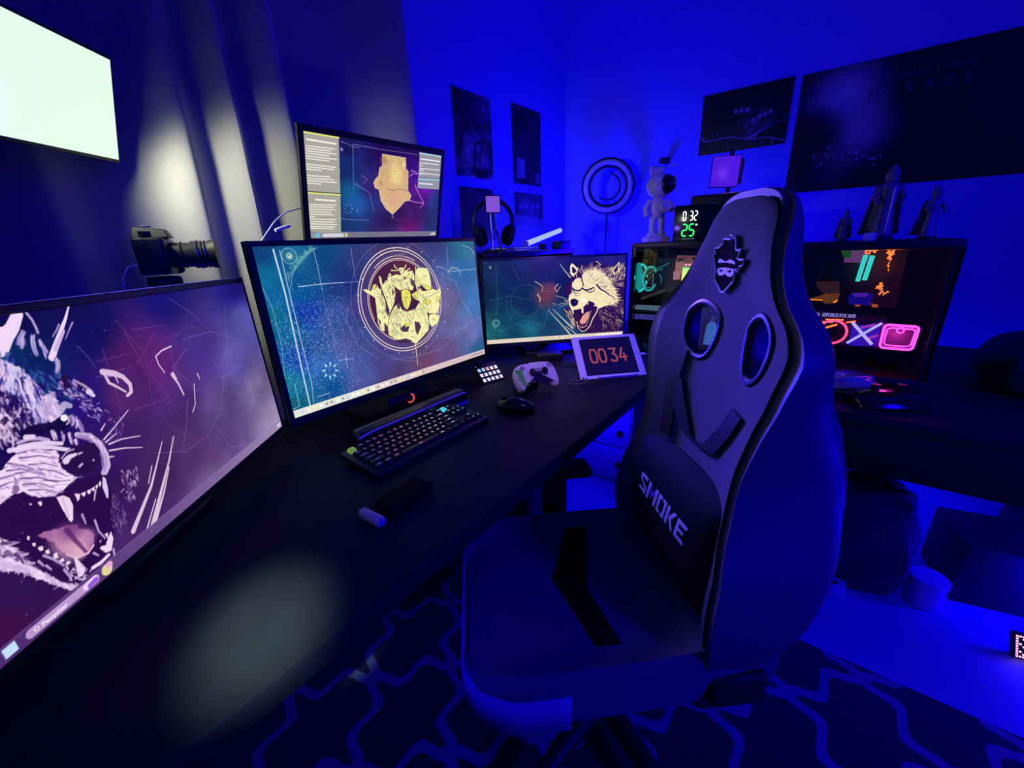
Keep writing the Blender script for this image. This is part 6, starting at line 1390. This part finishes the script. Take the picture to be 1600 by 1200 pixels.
lay([(322, 600), (330, 580), (450, 568), (575, 584), (600, 590), (585, 640), (450, 622), (325, 648)], 'headband', BTH, .0012, emb)
# black straps running from the openings down to the pillow
for sx in (-1, 1):
    pts = [(sx * .105, .512), (sx * .112, .46), (sx * .110, .40), (sx * .10, .31)]
    for nm, pp, hw in (('vertical_strap', pts, .016), ('slanted_strap', [(sx * .112, .45), (sx * .085, .40), (sx * .045, .345), (0, .335)], .022)):
        if nm == 'vertical_strap' and sx > 0: continue
        rr = []
        for x, v in pp: rr.append([(x - hw, fy(x - hw, v) - .010, S0 + v), (x + hw, fy(x + hw, v) - .010, S0 + v), (x + hw, fy(x + hw, v) - .014, S0 + v), (x - hw, fy(x - hw, v) - .014, S0 + v)])
        MB(CH).loft(rr).build(nm, BLK, chair)
# lumbar pillow with its lettering
def pil(u, v): return .180 * u + .004, .05 + .25 * v
def pf(u, v):
    x, z = pil(u, v); e = (1 - abs(u) ** 4) ** .5 * (1 - abs(2 * v - 1) ** 4) ** .5
    return fy(x * .55, z) - .012 - .045 * max(0, e)
P_ = [[(pil(u, v)[0], pf(u, v), S0 + pil(u, v)[1]) for u in np.linspace(-1, 1, 33)] for v in np.linspace(0, 1, 19)]
B_ = [[(pil(u, v)[0], fy(pil(u, v)[0] * .55, pil(u, v)[1]) - .009, S0 + pil(u, v)[1]) for u in np.linspace(-1, 1, 33)] for v in np.linspace(0, 1, 19)]
b = MB(CH).grid(P_).grid(B_); pilw = b.build('lumbar_pillow', LEATH, chair)
SILV = mat('silver_print', (.62, .62, .66), .45, nz=.05); VPR = mat('violet_print', (.22, .06, .5), .5)
def R4(a, b, c, d): return [(a, b), (c, b), (c, d), (a, d)]
GL = {'S': [[(0, .8), (0, 1), (1, 1), (.9, .8)], R4(0, .62, .27, .8), [(0, .62), (.27, .66), (1, .42), (.73, .34)], R4(.73, .2, 1, .42), [(0, 0), (.1, .2), (1, .2), (1, 0)]],
      'M': [R4(0, 0, .24, 1), [(.24, 1), (.24, .66), (.5, .2), (.5, .55)], [(.5, .55), (.5, .2), (.76, .66), (.76, 1)], R4(.76, 0, 1, 1)],
      'O': [R4(0, 0, .25, 1), R4(.25, .82, .44, 1), R4(.25, 0, .44, .18), R4(.75, 0, 1, 1), R4(.56, .82, .75, 1), R4(.56, 0, .75, .18)],
      'K': [R4(0, 0, .26, 1), [(.3, .5), (.72, 1), (1, 1), (.62, .5)], [(.3, .5), (.62, .5), (1, 0), (.72, 0)]],
      'E': [R4(0, 0, .26, 1), [(.26, .8), (.26, 1), (1, 1), (.88, .8)], R4(.26, .42, .78, .6), [(.26, 0), (.26, .2), (.9, .2), (1, 0)]]}
u0 = -.55
for L_ in 'SMOKE':
    wd = .20 if L_ != 'M' else .25; b = MB(CH); bv = MB(CH)
    for mi, pl in enumerate(GL[L_]):
        T4 = bv if (L_ == 'M' and mi in (1, 2)) else b; N4 = 6; g4 = []
        for a in range(N4 + 1):
            row = []
            for c in range(N4 + 1):
                s_, t_ = a / N4, c / N4; x = (pl[0][0] * (1 - s_) + pl[1][0] * s_) * (1 - t_) + (pl[3][0] * (1 - s_) + pl[2][0] * s_) * t_; y = (pl[0][1] * (1 - s_) + pl[1][1] * s_) * (1 - t_) + (pl[3][1] * (1 - s_) + pl[2][1] * s_) * t_
                U_ = u0 + (x + .12 * (y - .5)) * wd; V_ = .52 + .17 * y; row.append((U_ * .180 + .004, pf(U_, V_) - .0022, S0 + .05 + .25 * V_))
            g4.append(row)
        T4.grid(g4)
    b.build('letter_' + L_.lower(), SILV, pilw, smooth=False)
    if L_ == 'M': bv.build('letter_m_middle', VPR, pilw, smooth=False)
    else: bv.bm.free()
    u0 += wd + .03

# seat
def seat_w(f): return interp(f, [(-.08, .215), (0, .225), (.2, .235), (.38, .235), (.46, .205), (.485, .16)])
def seat_top(x, f):
    w = seat_w(f); a = min(1, abs(x) / w); z = S0 + .012 + .030 * max(0, (a - .70) / .30) ** 1.2 - .03 * max(0, (f - .40) / .085) ** 2
    return z - .02 * max(0, (a - .93) / .07) ** 2
rg = []
for f in list(np.linspace(-.10, .44, 26)) + [.458, .470, .480, .487]:
    w = seat_w(f); top = [(a * w, -f, seat_top(a * w, f)) for a in np.linspace(-1, 1, 31)]; k = max(0, (f - .43) / .057)
    zb = S0 - .095 + .03 * k ** 2; rg.append(top + [(w * 1.0, -f, S0 - .03), (w * .95, -f, zb + .006), (w * .8, -f, zb), (-w * .8, -f, zb), (-w * .95, -f, zb + .006), (-w, -f, S0 - .03)])
MB(CH).loft(rg).build('seat', SEATF, chair)
lightm = mat('pale_side_leather', (.42, .42, .45), .5, nz=.1, scale=120, bump=.2)
# paler leather band around the front and far side of the seat
def band(pts, z0, z1, name, m):
    b = MB(CH); n = len(pts)
    vs_ = [(x, -f - .0, z0) for x, f in pts] + [(x, -f, z1) for x, f in pts]; return b._add(vs_, [(i, i + 1, n + i + 1, n + i) for i in range(n - 1)]).build(name, m, chair)
bp = [(-(seat_w(f) + .004), f) for f in np.linspace(0.0, .487, 20)] + [(x, .4915) for x in np.linspace(-.15, .15, 12)] + [((seat_w(f) + .004), f) for f in np.linspace(.487, .30, 10)]
bd = band(bp, S0 - .085, S0 - .004, 'front_band', lightm); s = bd.modifiers.new('t', 'SOLIDIFY'); s.thickness = .006
# black chevron stripes on the seat
def seat_decal(pts, name):
    b = MB(CH); t = bmesh.new(); vv = [t.verts.new((x, -f, 0)) for x, f in pts]; t.faces.new(vv); bmesh.ops.triangulate(t, faces=t.faces[:]); bmesh.ops.subdivide_edges(t, edges=t.edges[:], cuts=4, use_grid_fill=True)
    for v in t.verts: v.co.z = seat_top(v.co.x, -v.co.y) + .0015
    b._merge(t, CH); return b.build(name, BTH, chair, smooth=False)
seat_decal([(-.175, .215), (-.01, .285), (.165, .235), (.165, .185), (.02, .215), (-.175, .160)], 'chevron_stripe')
# rear lower frame, recliner cover, lift and star base
b = MB(CH); b.box((0, -.17, S0 - .125), (.30, .34, .05), bev=.012).box((0, -.16, S0 - .165), (.20, .20, .04), bev=.01); b.build('tilt_mechanism', BLKM, chair)
for sx in (-1, 1): MB(CH).box((sx * .225, .015, S0 - .055), (.028, .11, .07), bev=.012).build('recliner_cover', BLK, chair)
MB(CH).cyl((0, -.16, .12), (0, -.16, S0 - .18), .028, n=20).cyl((0, -.16, .08), (0, -.16, .22), .038, n=20).build('gas_lift', BLKM, chair)
for k in range(5):
    a = math.radians(20 + 72 * k); d = Vector((math.cos(a), math.sin(a), 0)); c = Vector((0, -.16, .095)); e = c + d * .29; e.z = .075
    lg = MB(CH).tube([c, c + d * .15 + Vector((0, 0, .005)), e], [.030, .024, .017], 10).build('base_leg', BLKM, chair)
    for s_ in (-1, 1):
        n_ = Vector((-d.y, d.x, 0)); w0 = e + n_ * s_ * .012; w0.z = .041; MB(CH).cyl(w0 - n_ * .009, w0 + n_ * .009, .028, n=20).build('caster_wheel', BLK, lg)
# far armrest
MB(CH).box((-.31, -.24, S0 + .115), (.085, .25, .030), bev=.013, seg=3).build('armrest_pad', BLK, chair)
MB(CH).box((-.31, -.22, S0 + .03), (.045, .07, .15), bev=.012).box((-.27, -.22, S0 - .055), (.13, .06, .03), bev=.008).build('armrest_post', BLKM, chair)
# phone-sized picture standing in the far opening
pc_ = at(1114, 512, X=None, Y=None, Z=None) if False else None
hp_ = CH @ Vector((-.082, fy(-.082, .56) + .004, S0 + .56))
nrm = CH.to_3x3() @ Vector((0, 1, 0)); pp = on_plane(1110, 511, hp_, nrm)
PHM = frame(pp, -118, 4, 4)
ph = thing('phone', 'phone with a blue picture of a robed figure seen in the left chair opening', 'phone', tuple(pp))
MB(PHM).box((0, .006, 0), (.058, .008, .104), bev=.004, seg=3).build('case', BLK, ph)
P = Paint(PHM, .046, .080, 60, 104, (6, 6, 40)); rnd = random.Random(6); P.fl = True; P.clouds(.5, 4, 3)
P.poly([(.25, .05), (.85, .05), (.92, .35), (.80, .62), (.55, .66), (.35, .55), (.28, .3)], (50, 96, 176), 1, .6, 2); P.spot((.62, .72), 8, (30, 40, 110), 1, False)
for k in range(14): P.line([(.35 + .04 * k, .08), (.42 + .03 * k, .5)], (90, 140, 210) if k % 2 else (24, 50, 120), 1.6, 1, .7)
for k in range(60): P.spot((rnd.random(), .6 + .4 * rnd.random()), 1.4, (60, 80, 170), .8)
P.build('screen', painted('phone_picture_light', .85), ph, d=.0022 - .0)

# ================================================================ RIGHT-HAND DESK TOP AND FLOOR
def crumple(name, label, cat, c, d, m, seed, amp=.02, sub=24, bag=False):
    rs = random.Random(seed); t = bmesh.new(); bmesh.ops.create_cube(t, size=1); bmesh.ops.subdivide_edges(t, edges=t.edges[:], cuts=8, use_grid_fill=True)
    ph_ = [(rs.uniform(5, 16), rs.uniform(5, 16), rs.uniform(5, 16), rs.uniform(0, 6)) for _ in range(7)]
    for v in t.verts:
        x, y, z = v.co; r = Vector((x, y, z)); l = max(abs(x), abs(y), abs(z)) * 2
        s = r.normalized() * .62 * l; w = .45; q_ = r * w + s * (1 - w)
        n = sum(math.sin(a * x + b_ * y + c_ * z + p) for a, b_, c_, p in ph_) / 7
        taper = 1 - .25 * max(0, z) if bag else 1
        v.co = Vector((q_.x * d[0] * 1.1 * taper, q_.y * d[1] * 1.1 * taper, max(q_.z * d[2], -d[2] / 2))) + r.normalized() * n * amp * (0 if z < -.45 else 1)
    zmin = min(v.co.z for v in t.verts)
    for v in t.verts: v.co.z -= zmin
    b = MB(); b._merge(t, Matrix.Translation(c)); o = b.build(name, m); tag(o, label, cat); s_ = o.modifiers.new('s', 'SUBSURF'); s_.levels = 1; s_.render_levels = 1; return o
SHN = mat('shiny_clear_plastic', (.35, .33, .42), .12, coat=.8, nz=.1)
g = at(1318, 606, Z=.752); crumple('plastic_wrap', 'crumpled shiny plastic wrap on the side desk right of the chair', 'plastic wrap', (g.x - .02, g.y, .7505), (.09, .12, .055), SHN, 4, .012)
g = at(1382, 628, Z=.76)
hb = thing('hand_controller', 'black handheld controller with curved grip on the side desk under the pink light', 'controller', (g.x, g.y, .75))
MB(Matrix.Translation((g.x, g.y, .7505)) @ Matrix.Rotation(math.radians(-62), 4, 'Z')).loft([[(x, y * (.05 + .012 * math.cos(x * 20)), z) for y, z in ((-1, .004), (-.8, h_), (0, h_ + .012), (.8, h_), (1, .004), (.8, 0), (-.8, 0))] for x, h_ in ((-.085, .010), (-.075, .03), (-.03, .042), (.03, .040), (.075, .026), (.088, .010))]).build('shell', BLKG, hb, sub=1)
for s_ in (-1, 1): MB(Matrix.Translation((g.x, g.y, .7505)) @ Matrix.Rotation(math.radians(-62), 4, 'Z')).cyl((s_ * .032, 0, .045), (s_ * .032, 0, .062), .009, .011, 18).build('thumb_stick', BLK, hb)
g = at(1545, 615, X=1.85); crumple('backpack', 'black backpack slumped on the side desk at the right edge', 'bag', (1.86, g.y - .20, .7505), (.30, .42, .16), mat('black_nylon', (.02, .02, .022), .8, nz=.3, scale=80), 9, .02, bag=True)
BAGM = mat('dark_sack', (.05, .05, .055), .7, nz=.3, scale=60, bump=.3)
g = at(1375, 958, Z=0); crumple('paper_sack', 'dark slumped sack on the pale floor beside the gaming chair', 'bag', (1.71, -.22, 0.0), (.20, .26, .40), BAGM, 2, .022, bag=True)
o = thing('cardboard_box', 'dark closed box on the floor at the right edge of the picture', 'box', (1.86, -.62, 0))
MB(Matrix.Translation((1.90, -.60, 0)) @ Matrix.Rotation(math.radians(12), 4, 'Z')).box((0, 0, .11), (.24, .24, .22), bev=.003).build('body', mat('dark_box_card', (.07, .07, .08), .8, nz=.1), o)
for s_ in (-1, 1): MB(Matrix.Translation((1.90, -.60, 0)) @ Matrix.Rotation(math.radians(12), 4, 'Z')).box((0, s_ * .0605, .2215), (.24, .118, .003)).build('flap', mat('box_flap', (.08, .08, .09), .8), o)
g = at(1413, 962, Z=0); jr = thing('round_tub', 'pale round tub on the floor between the sack and the dark box', 'tub', (g.x + .11, g.y - .05, 0))
MB().lathe([(.040, 0), (.050, .004), (.052, .05), (.050, .085)], (g.x + .11, g.y - .05, 0)).build('body', WHT, jr); MB().lathe([(.053, .085), (.054, .100), (.050, .106), (.01, .108)], (g.x + .11, g.y - .05, 0)).build('lid', WHT, jr)
for k, (px, py, lbl) in enumerate(((1333, 905, 'lowest small pale carton between chair and sack'), (1318, 870, 'left small pale carton behind the chair back'), (1336, 838, 'upper small pale carton behind the chair back'))):
    p = at(px, py, Z=.02); o = MB(Matrix.Translation((p.x - (.20 if k == 1 else .08), p.y + .05, 0)) @ Matrix.Rotation(k * .6, 4, 'Z')).box((0, 0, .022), (.05, .05, .044), bev=.003).build('small_carton', WHT); tag(o, lbl, 'carton', 'small cartons on the floor')
sg = at(1602, 1012, X=1.60); SGM = frame(sg, -75, 25)
ls = thing('led_matrix', 'small glowing dot-matrix display at the lower right edge of the picture', 'display', (sg.x, sg.y, 0))
MB(SGM).box((.06, .010, 0), (.17, .018, .075), bev=.003).build('case', BLK, ls)
MB().box((SGM @ Vector((.06, .02, -.03))) * .5 + Vector(((SGM @ Vector((.06, .02, -.03))).x * .5, (SGM @ Vector((.06, .02, -.03))).y * .5, 0)), (.05, .08, max(.01, (SGM @ Vector((.06, .02, -.03))).z)), bev=.003).build('stand', BLKM, ls)
b = MB(SGM)
for i in range(22):
    for j in range(9):
        if j in (0, 8) or i in (0,) or (i + j) % 3 == 0: b.box((-.018 + i * .0072, -.0008, -.029 + j * .0072), (.0045, .0015, .0045))
b.build('dots', emit('pink_white_dots', (1.0, .45, .85), 1.6), ls, weld=False, smooth=False)
g = at(1592, 838, Z=0); o = crumple('black_pouch', 'small black pouch on the floor at the far right under the side desk', 'pouch', (g.x, g.y - .03, 0.0), (.14, .16, .12), BLK, 12, .01)
# cable hanging under the desk's far end
p0 = at(1036, 592, X=1.34); 
cbl = MB().tube([(1.372, .43, .70), (1.371, .425, .62), (1.376, .43, .50), (1.40, .45, .38)], .003); tag(cbl.build('hanging_cable', mat('pale_cable', (.5, .5, .6), .4)), 'pale cable hanging from the desk corner behind the chair', 'cable')
